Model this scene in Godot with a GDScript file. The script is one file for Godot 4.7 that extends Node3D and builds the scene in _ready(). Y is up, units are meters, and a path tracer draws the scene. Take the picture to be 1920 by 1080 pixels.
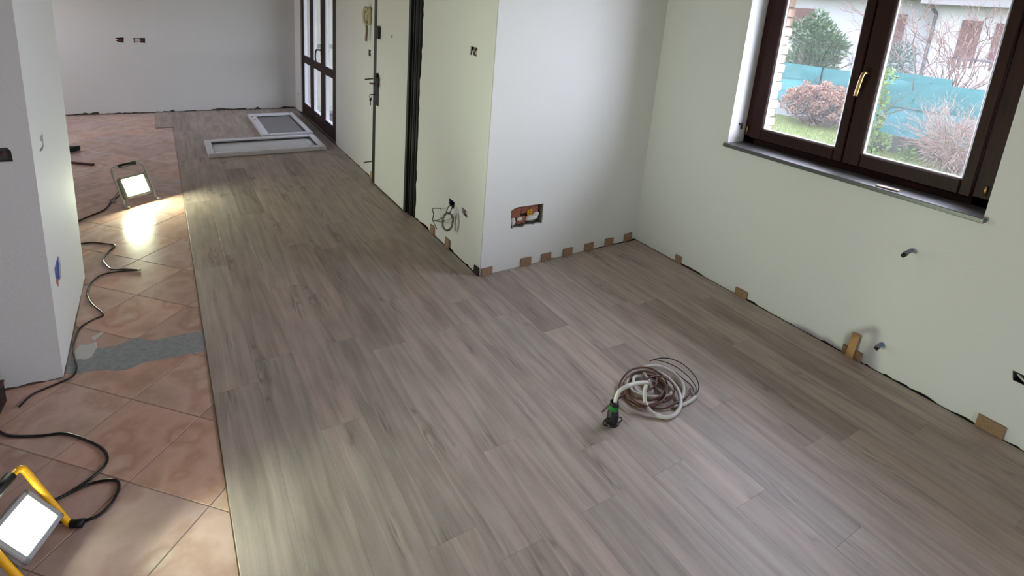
extends Node3D

# ---------------------------------------------------------------- constants of the place (metres)
const DOOR_X := 1.745      # face of the wall with the two doors
const WIN_X := 3.235       # face of the wall with the window
const BACK_Z := -8.76      # face of the far wall
const PILLAR_X := -0.455   # right face of the wall stub on the left
const EDGE_X := 0.115      # where the new planks end and the tiles begin
const PLANK_W := 0.1825
const PLANK_L := 1.28
const GROUND := -0.35      # garden level
const REAR_Z := 2.6
const LEFT_X := -2.6
const CEIL_Y := 2.7

var rng := RandomNumberGenerator.new()
var M := {}
var names := {}

# ================================================================ helpers
func numbered(called: String) -> String:
	if not names.has(called):
		names[called] = 0
		return called
	names[called] += 1
	return "%s_%03d" % [called, names[called]]

func thing(called: String, label: String, category: String, at := Vector3.ZERO, turn := 0.0, group := "") -> Node3D:
	var o := Node3D.new()
	o.name = numbered(called)
	add_child(o)
	o.position = at
	o.rotation.y = turn
	o.set_meta("label", label)
	o.set_meta("category", category)
	if group != "":
		o.set_meta("group", group)
	return o

func setting(called: String, label := "") -> Node3D:
	var o := Node3D.new()
	o.name = called
	add_child(o)
	o.set_meta("kind", "structure")
	if label != "":
		o.set_meta("label", label)
	return o

func obj(called: String, mesh: Mesh, mat: Material, parent: Node, at := Vector3.ZERO, rot := Vector3.ZERO) -> MeshInstance3D:
	var o := MeshInstance3D.new()
	o.name = called
	o.mesh = mesh
	o.material_override = mat
	parent.add_child(o, true)
	o.position = at
	o.rotation = rot
	return o

func tag(o: Node, label: String, category: String, group := "") -> void:
	o.set_meta("label", label)
	o.set_meta("category", category)
	if group != "":
		o.set_meta("group", group)

func begin(flat := true) -> SurfaceTool:
	var st := SurfaceTool.new()
	st.begin(Mesh.PRIMITIVE_TRIANGLES)
	st.set_smooth_group(-1 if flat else 0)
	return st

func done(st: SurfaceTool) -> ArrayMesh:
	st.generate_normals()
	return st.commit()

# a, b, c counter-clockwise seen from outside
func tri(st: SurfaceTool, a: Vector3, b: Vector3, c: Vector3) -> void:
	st.add_vertex(a)
	st.add_vertex(c)
	st.add_vertex(b)

func quad(st: SurfaceTool, a: Vector3, b: Vector3, c: Vector3, d: Vector3) -> void:
	tri(st, a, b, c)
	tri(st, a, c, d)

# turned away from the point "from"
func out_tri(st: SurfaceTool, a: Vector3, b: Vector3, c: Vector3, from: Vector3) -> void:
	if (b - a).cross(c - a).dot((a + b + c) / 3.0 - from) < 0.0:
		tri(st, a, c, b)
	else:
		tri(st, a, b, c)

func out_quad(st: SurfaceTool, a: Vector3, b: Vector3, c: Vector3, d: Vector3, from: Vector3) -> void:
	out_tri(st, a, b, c, from)
	out_tri(st, a, c, d, from)

# a box with chamfered edges, centred on c
func add_box(st: SurfaceTool, c: Vector3, size: Vector3, bevel := 0.002, basis := Basis()) -> void:
	var h := size / 2.0
	var b: float = min(bevel, min(h.x, min(h.y, h.z)) * 0.9)
	var p := {}
	for sx in [-1, 1]:
		for sy in [-1, 1]:
			for sz in [-1, 1]:
				var k := Vector3(sx, sy, sz)
				p[[k, 0]] = c + basis * (Vector3(h.x, h.y - b, h.z - b) * k)
				p[[k, 1]] = c + basis * (Vector3(h.x - b, h.y, h.z - b) * k)
				p[[k, 2]] = c + basis * (Vector3(h.x - b, h.y - b, h.z) * k)
				out_tri(st, p[[k, 0]], p[[k, 1]], p[[k, 2]], c)
	for axis in 3:
		var u := (axis + 1) % 3
		var v := (axis + 2) % 3
		for s in [-1, 1]:
			var q := []
			for e in [[-1, -1], [1, -1], [1, 1], [-1, 1]]:
				var k := Vector3.ZERO
				k[axis] = s
				k[u] = e[0]
				k[v] = e[1]
				q.append(p[[k, axis]])
			out_quad(st, q[0], q[1], q[2], q[3], c)
		for su in [-1, 1]:
			for sv in [-1, 1]:
				var k0 := Vector3.ZERO
				k0[u] = su
				k0[v] = sv
				var k1 := k0
				k0[axis] = -1
				k1[axis] = 1
				out_quad(st, p[[k0, u]], p[[k1, u]], p[[k1, v]], p[[k0, v]], c)

func box(size: Vector3, bevel := 0.002) -> ArrayMesh:
	var st := begin()
	add_box(st, Vector3.ZERO, size, bevel)
	return done(st)

func inset(poly: PackedVector2Array, d: float) -> PackedVector2Array:
	var cw := Geometry2D.is_polygon_clockwise(poly)
	var r := PackedVector2Array()
	var n := poly.size()
	for i in n:
		var e0 := (poly[i] - poly[(i + n - 1) % n]).normalized()
		var e1 := (poly[(i + 1) % n] - poly[i]).normalized()
		var n0 := e0.orthogonal() if not cw else -e0.orthogonal()
		var n1 := e1.orthogonal() if not cw else -e1.orthogonal()
		var m := (n0 + n1)
		var l: float = max(0.35, m.length_squared() / 2.0)
		r.append(poly[i] - m * (d / l))
	return r

# a slab on a polygon in the xz plane: top at y1 with a small chamfer, down to y0; uv = (z, x) times uvs plus uvo
func slab(poly: PackedVector2Array, y0: float, y1: float, bevel := 0.0008, uvs := Vector2.ONE, uvo := Vector2.ZERO) -> ArrayMesh:
	var st := begin()
	var top := inset(poly, bevel)
	var idx := Geometry2D.triangulate_polygon(top)
	if idx.size() == 0:                  # a few concave cuts: by convex parts instead
		for part in Geometry2D.decompose_polygon_in_convex(top):
			for k in range(1, part.size() - 1):
				for v in [part[0], part[k], part[k + 1]]:
					var best := 0
					for q in top.size():
						if top[q].distance_squared_to(v) < top[best].distance_squared_to(v):
							best = q
					idx.append(best)
	var put := func(v: Vector2, y: float) -> Vector3:
		st.set_uv(Vector2(v.y * uvs.x + uvo.x, v.x * uvs.y + uvo.y))
		return Vector3(v.x, y, v.y)
	for k in range(0, idx.size(), 3):
		var a := top[idx[k]]
		var b := top[idx[k + 1]]
		var c := top[idx[k + 2]]
		if (b - a).cross(c - a) < 0.0:
			var t := b
			b = c
			c = t
		# seen from above (y up) the xz plane is mirrored: this order is clockwise from above
		for v in [a, b, c]:
			st.add_vertex(put.call(v, y1))
	var cw := Geometry2D.is_polygon_clockwise(poly)
	var n := poly.size()
	for i in n:
		var j := (i + 1) % n
		for ring in [[top, y1, poly, y1 - bevel], [poly, y1 - bevel, poly, y0]]:
			var r0: PackedVector2Array = ring[0]
			var r1: PackedVector2Array = ring[2]
			var vs := [[r0[i], ring[1]], [r0[j], ring[1]], [r1[j], ring[3]], [r1[i], ring[3]]]
			var order := [0, 1, 2, 0, 2, 3] if cw else [0, 2, 1, 0, 3, 2]
			for o in order:
				st.add_vertex(put.call(vs[o][0], vs[o][1]))
	return done(st)

func rect(x0: float, z0: float, x1: float, z1: float) -> PackedVector2Array:
	return PackedVector2Array([Vector2(x0, z0), Vector2(x1, z0), Vector2(x1, z1), Vector2(x0, z1)])

# smooth curve through points, as many points as asked between each pair
func curve(pts: Array, per := 6) -> PackedVector3Array:
	var r := PackedVector3Array()
	var n := pts.size()
	for i in n - 1:
		var p0: Vector3 = pts[max(i - 1, 0)]
		var p1: Vector3 = pts[i]
		var p2: Vector3 = pts[i + 1]
		var p3: Vector3 = pts[min(i + 2, n - 1)]
		for k in per:
			r.append(p1.cubic_interpolate(p2, p0, p3, float(k) / per))
	r.append(pts[n - 1])
	return r

func v3(flat: Array) -> Array:
	var r := []
	for i in range(0, flat.size(), 3):
		r.append(Vector3(flat[i], flat[i + 1], flat[i + 2]))
	return r

# a round tube along a path, ends closed; radius may swell (corrugated hose)
func add_tube(st: SurfaceTool, path: PackedVector3Array, radius: float, sides := 8, closed := false) -> void:
	var n := path.size()
	var up := Vector3.UP
	var rings := []
	for i in n:
		var a := path[(i + n - 1) % n] if closed else path[max(i - 1, 0)]
		var b := path[(i + 1) % n] if closed else path[min(i + 1, n - 1)]
		var t := (b - a).normalized()
		if abs(t.dot(up)) > 0.98:
			up = Vector3.RIGHT if abs(t.x) < 0.9 else Vector3.BACK
		var s := t.cross(up).normalized()
		up = s.cross(t).normalized()
		var ring := []
		for k in sides:
			var ang := TAU * k / sides
			ring.append(path[i] + (s * cos(ang) + up * sin(ang)) * radius)
		rings.append(ring)
	for i in (n if closed else n - 1):
		var r0: Array = rings[i]
		var r1: Array = rings[(i + 1) % n]
		for k in sides:
			var l := (k + 1) % sides
			quad(st, r0[k], r0[l], r1[l], r1[k])
	if not closed:
		for k in sides:
			var l := (k + 1) % sides
			tri(st, path[0], rings[0][l], rings[0][k])
			tri(st, path[n - 1], rings[n - 1][k], rings[n - 1][l])

func tube(path: PackedVector3Array, radius: float, sides := 8, closed := false) -> ArrayMesh:
	var st := begin(false)
	add_tube(st, path, radius, sides, closed)
	return done(st)

# profile of (radius, height) turned about y
func add_lathe(st: SurfaceTool, profile: Array, sides := 24, xf := Transform3D()) -> void:
	for i in profile.size() - 1:
		var a: Vector2 = profile[i]
		var b: Vector2 = profile[i + 1]
		for k in sides:
			var t0 := TAU * k / sides
			var t1 := TAU * (k + 1) / sides
			var p := xf * Vector3(a.x * cos(t0), a.y, a.x * sin(t0))
			var q := xf * Vector3(a.x * cos(t1), a.y, a.x * sin(t1))
			var r := xf * Vector3(b.x * cos(t1), b.y, b.x * sin(t1))
			var s := xf * Vector3(b.x * cos(t0), b.y, b.x * sin(t0))
			if a.x > 0.00001:
				tri(st, p, r, q)
			if b.x > 0.00001:
				tri(st, p, s, r)

func lathe(profile: Array, sides := 24, flat := true) -> ArrayMesh:
	var st := begin(flat)
	add_lathe(st, profile, sides)
	return done(st)

# wall plate: outline and holes in its own (s, y) plane, front at z = 0, thickness towards -z
func plate(outline: PackedVector2Array, holes: Array, depth: float) -> Mesh:
	var st := begin()
	var cuts := [-1000.0, 1000.0]
	for h in holes:
		var mid := 0.0
		for p in h:
			mid += p.x
		cuts.append(mid / h.size())
	cuts.sort()
	for i in cuts.size() - 1:
		for part in Geometry2D.intersect_polygons(outline, square(cuts[i], -50, cuts[i + 1], 50)):
			var pieces := [part]
			for h in holes:
				var next := []
				for q in pieces:
					next.append_array(Geometry2D.clip_polygons(q, h))
				pieces = next
			for q in pieces:
				add_plate(st, q, depth)
	return done(st)

func add_plate(st: SurfaceTool, poly: PackedVector2Array, depth: float) -> void:
	if Geometry2D.is_polygon_clockwise(poly):
		poly.reverse()
	var idx := Geometry2D.triangulate_polygon(poly)
	for k in range(0, idx.size(), 3):
		var a := poly[idx[k]]
		var b := poly[idx[k + 1]]
		var c := poly[idx[k + 2]]
		if (b - a).cross(c - a) < 0.0:
			var t := b
			b = c
			c = t
		tri(st, Vector3(a.x, a.y, 0), Vector3(b.x, b.y, 0), Vector3(c.x, c.y, 0))
		tri(st, Vector3(a.x, a.y, -depth), Vector3(c.x, c.y, -depth), Vector3(b.x, b.y, -depth))
	var n := poly.size()
	for i in n:
		var a := poly[i]
		var b := poly[(i + 1) % n]
		if absf(a.x) > 900.0:
			continue
		quad(st, Vector3(a.x, a.y, -depth), Vector3(b.x, b.y, -depth), Vector3(b.x, b.y, 0), Vector3(a.x, a.y, 0))

# lower edge of old plaster: ragged between s0 and s1
func ragged(s0: float, s1: float, top: float, low: float, high: float, sd: int, extra_pts: Array = []) -> PackedVector2Array:
	var r := RandomNumberGenerator.new()
	r.seed = sd
	var p := PackedVector2Array([Vector2(s0, top)])
	var s := s0
	var y := low
	p.append(Vector2(s0, low))
	while s < s1 - 0.05:
		s += r.randf_range(0.012, 0.05)
		if s > s1 - 0.01:
			break
		y = clampf(y + r.randf_range(-0.008, 0.008), low, high)
		if r.randf() < 0.18:
			y = r.randf_range(low, high)
		if r.randf() < 0.3:
			y = low
		p.append(Vector2(s, y))
	p.append(Vector2(s1, low))
	p.append(Vector2(s1, top))
	return p

func mat(color: Color, rough := 0.7, metal := 0.0, spec := 0.5) -> StandardMaterial3D:
	var m := StandardMaterial3D.new()
	m.albedo_color = color
	m.roughness = rough
	m.metallic = metal
	m.metallic_specular = spec
	return m

func noise(freq: float, octaves := 4, sd := 1, kind := FastNoiseLite.TYPE_SIMPLEX_SMOOTH) -> FastNoiseLite:
	var n := FastNoiseLite.new()
	n.noise_type = kind
	n.seed = sd
	n.frequency = freq
	n.fractal_octaves = octaves
	return n

func noise_tex(n: FastNoiseLite, colors: Array, size := 512, normal := false, bump := 4.0) -> NoiseTexture2D:
	var t := NoiseTexture2D.new()
	t.width = size
	t.height = size
	t.seamless = true
	t.noise = n
	if normal:
		t.as_normal_map = true
		t.bump_strength = bump
	elif colors.size():
		var g := Gradient.new()
		var offs := PackedFloat32Array()
		var cols := PackedColorArray()
		for i in colors.size():
			offs.append(float(i) / (colors.size() - 1))
			cols.append(colors[i])
		g.offsets = offs
		g.colors = cols
		t.color_ramp = g
	return t

# four strips of oak print, 2.56 m long and 4 x 0.1825 m wide
func oak_print() -> ImageTexture:
	var w := 2048
	var h := 512
	var data := PackedByteArray()
	data.resize(w * h * 3)
	var nw := noise(1.0, 2, 11)
	var nb := noise(1.0, 3, 12)
	var nf := noise(1.0, 2, 13)
	var np := noise(1.0, 2, 14)
	var off := [0.04, -0.03, 0.015, -0.055]
	var tilt := [0.55, -0.4, 0.7, -0.5]
	for yi in h:
		var strip := yi / 128
		var y := (float(yi % 128) / 128.0) * PLANK_W
		var yy := y - PLANK_W * 0.5 - float(off[strip])
		var sy := float(strip) * 7.3
		for xi in w:
			var x := float(xi) / 800.0
			var warp := nw.get_noise_2d(x * 1.1 + sy * 3.0, y * 9.0 + sy) * 0.05
			var d := yy + warp
			# flames of the flat-sawn heart
			var hgt: float = d * d * 420.0 + x * float(tilt[strip]) * 3.0 + nw.get_noise_2d(x * 2.0, y * 22.0 + sy * 5.0) * 0.9
			var heart := exp(-d * d / 0.0011)
			var ring := sin(hgt * 9.0)
			ring = pow(0.5 + 0.5 * ring, 3.0)
			var patch: float = clampf(np.get_noise_2d(x * 1.7 + sy * 9.0, y * 3.0) * 2.2, 0.0, 1.0)
			var broad := nb.get_noise_2d(x * 0.7 + sy * 11.0, (y + warp * 0.5) * 26.0)
			var fine := nf.get_noise_2d(x * 5.0 + sy, (y + warp * 0.3) * 260.0)
			var fine2 := nf.get_noise_2d(x * 26.0 - sy, (y + warp * 0.3) * 700.0)
			var blotch := np.get_noise_2d(x * 2.6 - sy * 5.0, y * 11.0 + 9.0)
			var v := 0.69 + broad * 0.075 + blotch * 0.055 + fine * 0.02 + fine2 * 0.02 - ring * heart * patch * 0.14
			var hue := nb.get_noise_2d(x * 0.9 - sy * 2.0, y * 14.0 + 40.0) * 0.014
			var i := (yi * w + xi) * 3
			data[i] = int(clampf((v * 1.015 + hue) * 255.0, 0, 255))
			data[i + 1] = int(clampf((v * 0.94 - hue * 0.3) * 255.0, 0, 255))
			data[i + 2] = int(clampf((v * 0.885 - hue * 0.2) * 255.0, 0, 255))
	var im := Image.create_from_data(w, h, false, Image.FORMAT_RGB8, data)
	im.generate_mipmaps()
	return ImageTexture.create_from_image(im)

# ================================================================ build
func _ready() -> void:
	rng.seed = 7
	set_camera()
	set_light()
	make_materials()
	build_floor()
	build_walls()
	build_window()
	build_french_door()
	build_security_door()
	build_recesses()
	build_wall_things()
	build_spacers()
	build_sashes()
	build_lamps()
	build_cables()
	build_coil()
	build_small_things()
	build_garden()

func set_camera() -> void:
	var cam := Camera3D.new()
	cam.name = "camera"
	add_child(cam)
	var right := Vector3(0.84442728, 0.07682684, 0.53013226)
	var down := Vector3(-0.06536573, -0.96748729, 0.24432694)
	var fwd := Vector3(0.53166709, -0.24096882, -0.81195082)
	cam.transform = Transform3D(Basis(right, -down, -fwd), Vector3(0, 1.8, 0))
	cam.projection = Camera3D.PROJECTION_FRUSTUM
	cam.near = 0.05
	cam.far = 200.0
	cam.size = 2.0 * 0.05 * 540.0 / 1038.1266
	cam.frustum_offset = Vector2(0.0, -(540.0 - 265.048) / 1038.1266 * 0.05)
	cam.current = true

func set_light() -> void:
	var we := WorldEnvironment.new()
	we.name = "environment"
	var e := Environment.new()
	var sky := Sky.new()
	var sm := ProceduralSkyMaterial.new()
	sm.sky_top_color = Color(0.86, 0.90, 1.0)
	sm.sky_horizon_color = Color(0.93, 0.95, 1.0)
	sm.ground_bottom_color = Color(0.36, 0.36, 0.34)
	sm.ground_horizon_color = Color(0.5, 0.5, 0.48)
	sm.sky_energy_multiplier = 1.0
	sky.sky_material = sm
	e.background_mode = Environment.BG_SKY
	e.sky = sky
	e.background_energy_multiplier = 4.6
	e.tonemap_mode = Environment.TONE_MAPPER_LINEAR
	e.tonemap_exposure = 1.7
	e.sdfgi_enabled = true
	e.ssao_enabled = true
	e.ssil_enabled = true
	we.environment = e
	add_child(we)
	# daylight of the overcast sky in the openings of the room
	daylight("window_daylight", Vector3(3.69, 1.40, -1.56), Vector3(-1, 0, 0), Vector2(1.38, 0.74), Color(0.88, 0.905, 1.0), 6.1)
	daylight("second_window_daylight", Vector3(3.69, 1.66, 1.45), Vector3(-1, 0, 0), Vector2(1.34, 1.26), Color(0.90, 0.92, 1.0), 4.0)
	daylight("kitchen_window_daylight", Vector3(LEFT_X - 0.1, 1.6, -7.7), Vector3(1, 0, 0), Vector2(1.7, 1.3), Color(1.0, 0.95, 0.92), 1.1)

func daylight(called: String, at: Vector3, towards: Vector3, size: Vector2, color: Color, energy: float) -> void:
	var l := AreaLight3D.new()
	l.name = called
	l.area_size = size
	l.light_color = color
	l.light_energy = energy
	l.area_range = 14.0
	l.area_attenuation = 2.0
	l.shadow_enabled = true
	add_child(l)
	l.look_at_from_position(at, at + towards)

func make_materials() -> void:
	var oak := oak_print()
	for i in 6:
		var m := mat([Color(0.98, 0.97, 0.96), Color(0.93, 0.93, 0.92), Color(1.0, 0.98, 0.965), Color(0.88, 0.87, 0.86), Color(0.96, 0.955, 0.945), Color(0.95, 0.925, 0.91)][i], 0.47)
		m.albedo_texture = oak
		M["plank%d" % i] = m
	var tile_tex := noise_tex(noise(0.006, 5, 21), [Color(0.746, 0.621, 0.551), Color(0.814, 0.687, 0.615), Color(0.870, 0.730, 0.668), Color(0.791, 0.643, 0.572), Color(0.893, 0.785, 0.710)])
	for i in 4:
		var m := mat([Color(1, 1, 1), Color(0.93, 0.92, 0.92), Color(1, 0.97, 0.95), Color(0.95, 0.97, 1)][i], 0.21)
		m.albedo_texture = tile_tex
		m.uv1_triplanar = true
		m.uv1_world_triplanar = true
		m.uv1_scale = Vector3.ONE * 0.9
		m.uv1_offset = Vector3(0.31 * i, 0, 0.17 * i)
		M["tile%d" % i] = m
	var paint := mat(Color(0.86, 0.86, 0.845), 0.75)
	paint.normal_enabled = true
	paint.normal_texture = noise_tex(noise(0.05, 4, 31), [], 512, true, 3.0)
	paint.normal_scale = 0.14
	paint.uv1_triplanar = true
	paint.uv1_world_triplanar = true
	paint.uv1_scale = Vector3.ONE * 2.2
	M.paint = paint
	var raw := mat(Color.WHITE, 0.95)
	raw.albedo_texture = noise_tex(noise(0.03, 5, 41), [Color(0.30, 0.28, 0.25), Color(0.42, 0.39, 0.36), Color(0.34, 0.32, 0.29)], 256)
	raw.uv1_triplanar = true
	raw.uv1_world_triplanar = true
	raw.uv1_scale = Vector3.ONE * 3.0
	M.raw = raw
	var mortar := mat(Color.WHITE, 0.92)
	mortar.albedo_texture = noise_tex(noise(0.02, 5, 43), [Color(0.52, 0.53, 0.53), Color(0.63, 0.64, 0.64), Color(0.57, 0.58, 0.58), Color(0.69, 0.70, 0.69)], 512)
	mortar.uv1_triplanar = true
	mortar.uv1_world_triplanar = true
	mortar.uv1_scale = Vector3.ONE * 1.6
	M.mortar = mortar
	M.grout = mat(Color(0.60, 0.52, 0.47), 0.38)
	M.dust = mat(Color(0.23, 0.21, 0.19), 0.95)
	M.plaster = mat(Color(0.80, 0.79, 0.77), 0.9)
	var brown := mat(Color.WHITE, 0.5, 0.0, 0.3)
	brown.albedo_texture = noise_tex(noise(0.02, 4, 51), [Color(0.13, 0.06, 0.05), Color(0.19, 0.085, 0.07), Color(0.15, 0.07, 0.058)], 256)
	brown.uv1_triplanar = true
	brown.uv1_world_triplanar = true
	brown.uv1_scale = Vector3(6, 0.7, 6)
	M.brown = brown
	var stone := mat(Color.WHITE, 0.35)
	stone.albedo_texture = noise_tex(noise(0.03, 5, 53), [Color(0.24, 0.235, 0.23), Color(0.35, 0.345, 0.34), Color(0.29, 0.285, 0.28), Color(0.42, 0.41, 0.40)], 512)
	stone.uv1_triplanar = true
	stone.uv1_world_triplanar = true
	stone.uv1_scale = Vector3.ONE * 3.0
	M.stone = stone
	var glass := mat(Color(1, 1, 1, 0.04), 0.02)
	glass.transparency = BaseMaterial3D.TRANSPARENCY_ALPHA
	M.glass = glass
	M.brass = mat(Color(0.66, 0.54, 0.33), 0.36, 1.0)
	M.steel = mat(Color(0.66, 0.66, 0.65), 0.3, 1.0)
	M.dark_steel = mat(Color(0.055, 0.055, 0.06), 0.42)
	M.black = mat(Color(0.03, 0.03, 0.035), 0.5)
	M.black_shiny = mat(Color(0.035, 0.033, 0.035), 0.28)
	M.white_pvc = mat(Color(0.86, 0.86, 0.87), 0.3)
	M.door_white = mat(Color(0.84, 0.84, 0.82), 0.45)
	M.beige = mat(Color(0.80, 0.76, 0.62), 0.4)
	M.blue_box = mat(Color(0.05, 0.09, 0.30), 0.5)
	M.card = mat(Color.WHITE, 0.85)
	M.card.albedo_texture = noise_tex(noise(0.04, 4, 61), [Color(0.48, 0.38, 0.29), Color(0.60, 0.48, 0.37), Color(0.54, 0.42, 0.32)], 256)
	M.card.uv1_triplanar = true
	M.card.uv1_scale = Vector3(14, 3, 14)
	M.pale_wood = mat(Color(0.72, 0.56, 0.36), 0.7)
	var brick := mat(Color.WHITE, 0.9)
	brick.albedo_texture = noise_tex(noise(0.03, 4, 63), [Color(0.46, 0.27, 0.21), Color(0.58, 0.36, 0.28), Color(0.40, 0.23, 0.18)], 256)
	brick.uv1_triplanar = true
	brick.uv1_scale = Vector3.ONE * 6.0
	M.red_brick = brick
	M.grey_cable = mat(Color(0.50, 0.48, 0.42), 0.5)
	M.hose = mat(Color(0.78, 0.77, 0.74), 0.4)
	M.brown_wire = mat(Color(0.34, 0.20, 0.16), 0.4)
	M.green = mat(Color(0.10, 0.42, 0.14), 0.4)
	M.yellow = mat(Color(0.98, 0.72, 0.04), 0.35)
	M.yellow_clip = mat(Color(0.85, 0.65, 0.05), 0.4)

# ================================================================ floor
func build_floor() -> void:
	var f := setting("floor", "floor of grey oak planks laid over diagonal terracotta tiles")
	# what lies under the boards and between the tiles
	obj("screed", box(Vector3(LEFT_X * -1 + WIN_X + 0.4, 0.2, REAR_Z - BACK_Z + 0.4), 0.01), M.dust, f, Vector3((LEFT_X + WIN_X) / 2.0, -0.1125, (REAR_Z + BACK_Z) / 2.0))
	# ---- planks, in courses along z
	var joint := [-3.73, -3.89, -3.30, -3.885, -3.735, -2.885, -2.467, -1.42, -2.46, -0.92, -1.92, -1.33, -2.25, -0.91, -1.62, -2.05, -1.10, -2.5]
	var r := RandomNumberGenerator.new()
	r.seed = 5
	for k in range(-1, 18):
		var x0 := EDGE_X + PLANK_W * k
		var x1 := x0 + PLANK_W
		var z_near := 1.6
		var z_far: float = BACK_Z + 0.012 if k <= 8 else -2.955
		var j: float = joint[k] if k >= 0 else -7.82
		if k == -1:
			z_near = -7.82
		if k == 17:
			x1 = WIN_X - 0.012
		while j > z_far:
			j -= PLANK_L
		var z := j
		while z < z_near:
			var a: float = max(z, z_far) + 0.0002
			var b: float = min(z + PLANK_L, z_near) - 0.0002
			z += PLANK_L
			if b - a < 0.02:
				continue
			var poly := rect(x0 + 0.0002, a, x1 - 0.0002, b)
			if k == 8:
				var wall_end := -2.94
				var xw := DOOR_X - 0.010
				if b <= wall_end:
					poly = rect(x0 + 0.0004, a, xw, b)
				elif a < wall_end:
					poly = PackedVector2Array([Vector2(x0 + 0.0004, a), Vector2(xw, a), Vector2(xw, wall_end + 0.012), Vector2(x1 - 0.0004, wall_end + 0.012), Vector2(x1 - 0.0004, b), Vector2(x0 + 0.0004, b)])
			var strip := r.randi() % 4
			var flip := r.randf() < 0.5
			var u0 := r.randf_range(0.0, 0.48)
			var us := Vector2(1.0 / 2.56, 1.0 / (PLANK_W * 4.0))
			var uo := Vector2(u0 - a / 2.56, strip * 0.25 - x0 / (PLANK_W * 4.0))
			if flip:
				us.x = -us.x
				uo.x = u0 + b / 2.56
			obj("plank", slab(poly, -0.0055, 0.0, 0.0003, us, uo), M["plank%d" % (r.randi() % 6)], f)
	# ---- tiles, squares of 34 cm turned by 45 degrees
	var room := PackedVector2Array([Vector2(-1.6, BACK_Z + 0.01), Vector2(EDGE_X - PLANK_W - 0.004, BACK_Z + 0.01), Vector2(EDGE_X - PLANK_W - 0.004, -7.816), Vector2(EDGE_X - 0.004, -7.816), Vector2(EDGE_X - 0.004, 0.6), Vector2(-1.6, 0.6), Vector2(-1.6, -2.865), Vector2(PILLAR_X + 0.001, -2.869), Vector2(PILLAR_X + 0.001, -3.892), Vector2(-1.6, -3.895)])
	var patch := v2([-0.448, -3.024, -0.409, -3.047, -0.347, -3.056, -0.282, -3.044, -0.224, -3.055, -0.195, -3.082, -0.159, -3.054, -0.115, -3.013, -0.057, -3.016, 0.025, -3.014, 0.111, -3.003, 0.111, -2.824, 0.006, -2.828, -0.083, -2.833, -0.148, -2.842, -0.219, -2.815, -0.262, -2.828, -0.305, -2.861, -0.365, -2.874, -0.405, -2.881, -0.448, -2.9])
	var half := 0.4866 / 2.0
	var shrink := half - 0.0026
	for i in range(-7, 3):
		for jz in range(-29, 13):
			if (i + jz) % 2 != 0:
				continue
			# centres of the squares lie between the crossings
			var c := Vector2(-0.19 + half * i, -2.09 + half * jz + half)
			var sq := PackedVector2Array([c + Vector2(0, -shrink), c + Vector2(shrink, 0), c + Vector2(0, shrink), c + Vector2(-shrink, 0)])
			var m: Material = M["tile%d" % (r.randi() % 4)]
			var lift := r.randf_range(-0.0004, 0.0004)
			for piece in Geometry2D.intersect_polygons(sq, room):
				for q in Geometry2D.clip_polygons(piece, patch):
					if area(q) > 0.0008:
						obj("tile", slab(q, -0.0125, -0.0062 + lift, 0.0012), m, f)
	obj("grout", slab(PackedVector2Array([Vector2(LEFT_X, BACK_Z), Vector2(EDGE_X, BACK_Z), Vector2(EDGE_X, REAR_Z), Vector2(LEFT_X, REAR_Z)]), -0.0122, -0.0072, 0.0), M.grout, f)
	obj("tiled_floor_beyond", slab(rect(LEFT_X, BACK_Z, -1.6, REAR_Z), -0.0078, -0.0062, 0.0), M.tile0, f)
	obj("tiled_floor_beyond", slab(rect(-1.6, 0.6, EDGE_X, REAR_Z), -0.0078, -0.0062, 0.0), M.tile1, f)
	obj("planked_floor_beyond", slab(rect(EDGE_X, 1.6, WIN_X, REAR_Z), -0.0055, 0.0, 0.0, Vector2(0.39, 1.3)), M.plank0, f)
	obj("mortar_patch", slab(inset(patch, -0.004), -0.0122, -0.0050, 0.002), M.mortar, f)
	var smear := v2([-0.440, -3.06, -0.425, -3.10, -0.415, -3.125, -0.385, -3.11, -0.351, -3.12, -0.345, -3.06, -0.359, -2.986, -0.385, -2.975, -0.404, -2.99, -0.432, -2.995])
	obj("plaster_smear", slab(smear, -0.0062, -0.0042, 0.002), M.plaster, f)
	var smear2 := v2([-0.376, -3.17, -0.36, -3.19, -0.334, -3.205, -0.325, -3.195, -0.345, -3.165, -0.36, -3.14])
	obj("plaster_smear", slab(smear2, -0.0064, -0.0052, 0.001), M.plaster, f)

func v2(flat: Array) -> PackedVector2Array:
	var r := PackedVector2Array()
	for i in range(0, flat.size(), 2):
		r.append(Vector2(flat[i], flat[i + 1]))
	return r

func area(p: PackedVector2Array) -> float:
	var s := 0.0
	for i in p.size():
		s += p[i].cross(p[(i + 1) % p.size()])
	return abs(s) / 2.0

# ================================================================ walls
const TO_DOOR_WALL := Basis(Vector3(0, 0, 1), Vector3(0, 1, 0), Vector3(-1, 0, 0))
const TO_PILLAR := Basis(Vector3(0, 0, -1), Vector3(0, 1, 0), Vector3(1, 0, 0))

func wall(called: String, xf: Transform3D, outline: PackedVector2Array, core: PackedVector2Array, openings: Array, recesses: Array, thick: float) -> Node3D:
	var w := setting(called)
	w.transform = xf
	var holes := openings.duplicate()
	holes.append_array(recesses)
	obj("plaster", plate(outline, holes, 0.018), M.paint, w)
	# openings go right through; behind the boxes the masonry has a pocket
	var st_front := plate(core, holes, 0.06)
	obj("masonry", st_front, M.raw, w, Vector3(0, 0, -0.0175))
	var m := plate(core, openings, thick - 0.078)
	obj("masonry", m, M.raw, w, Vector3(0, 0, -0.0765))
	return w

func square(s0: float, y0: float, s1: float, y1: float) -> PackedVector2Array:
	return PackedVector2Array([Vector2(s0, y0), Vector2(s1, y0), Vector2(s1, y1), Vector2(s0, y1)])

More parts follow.
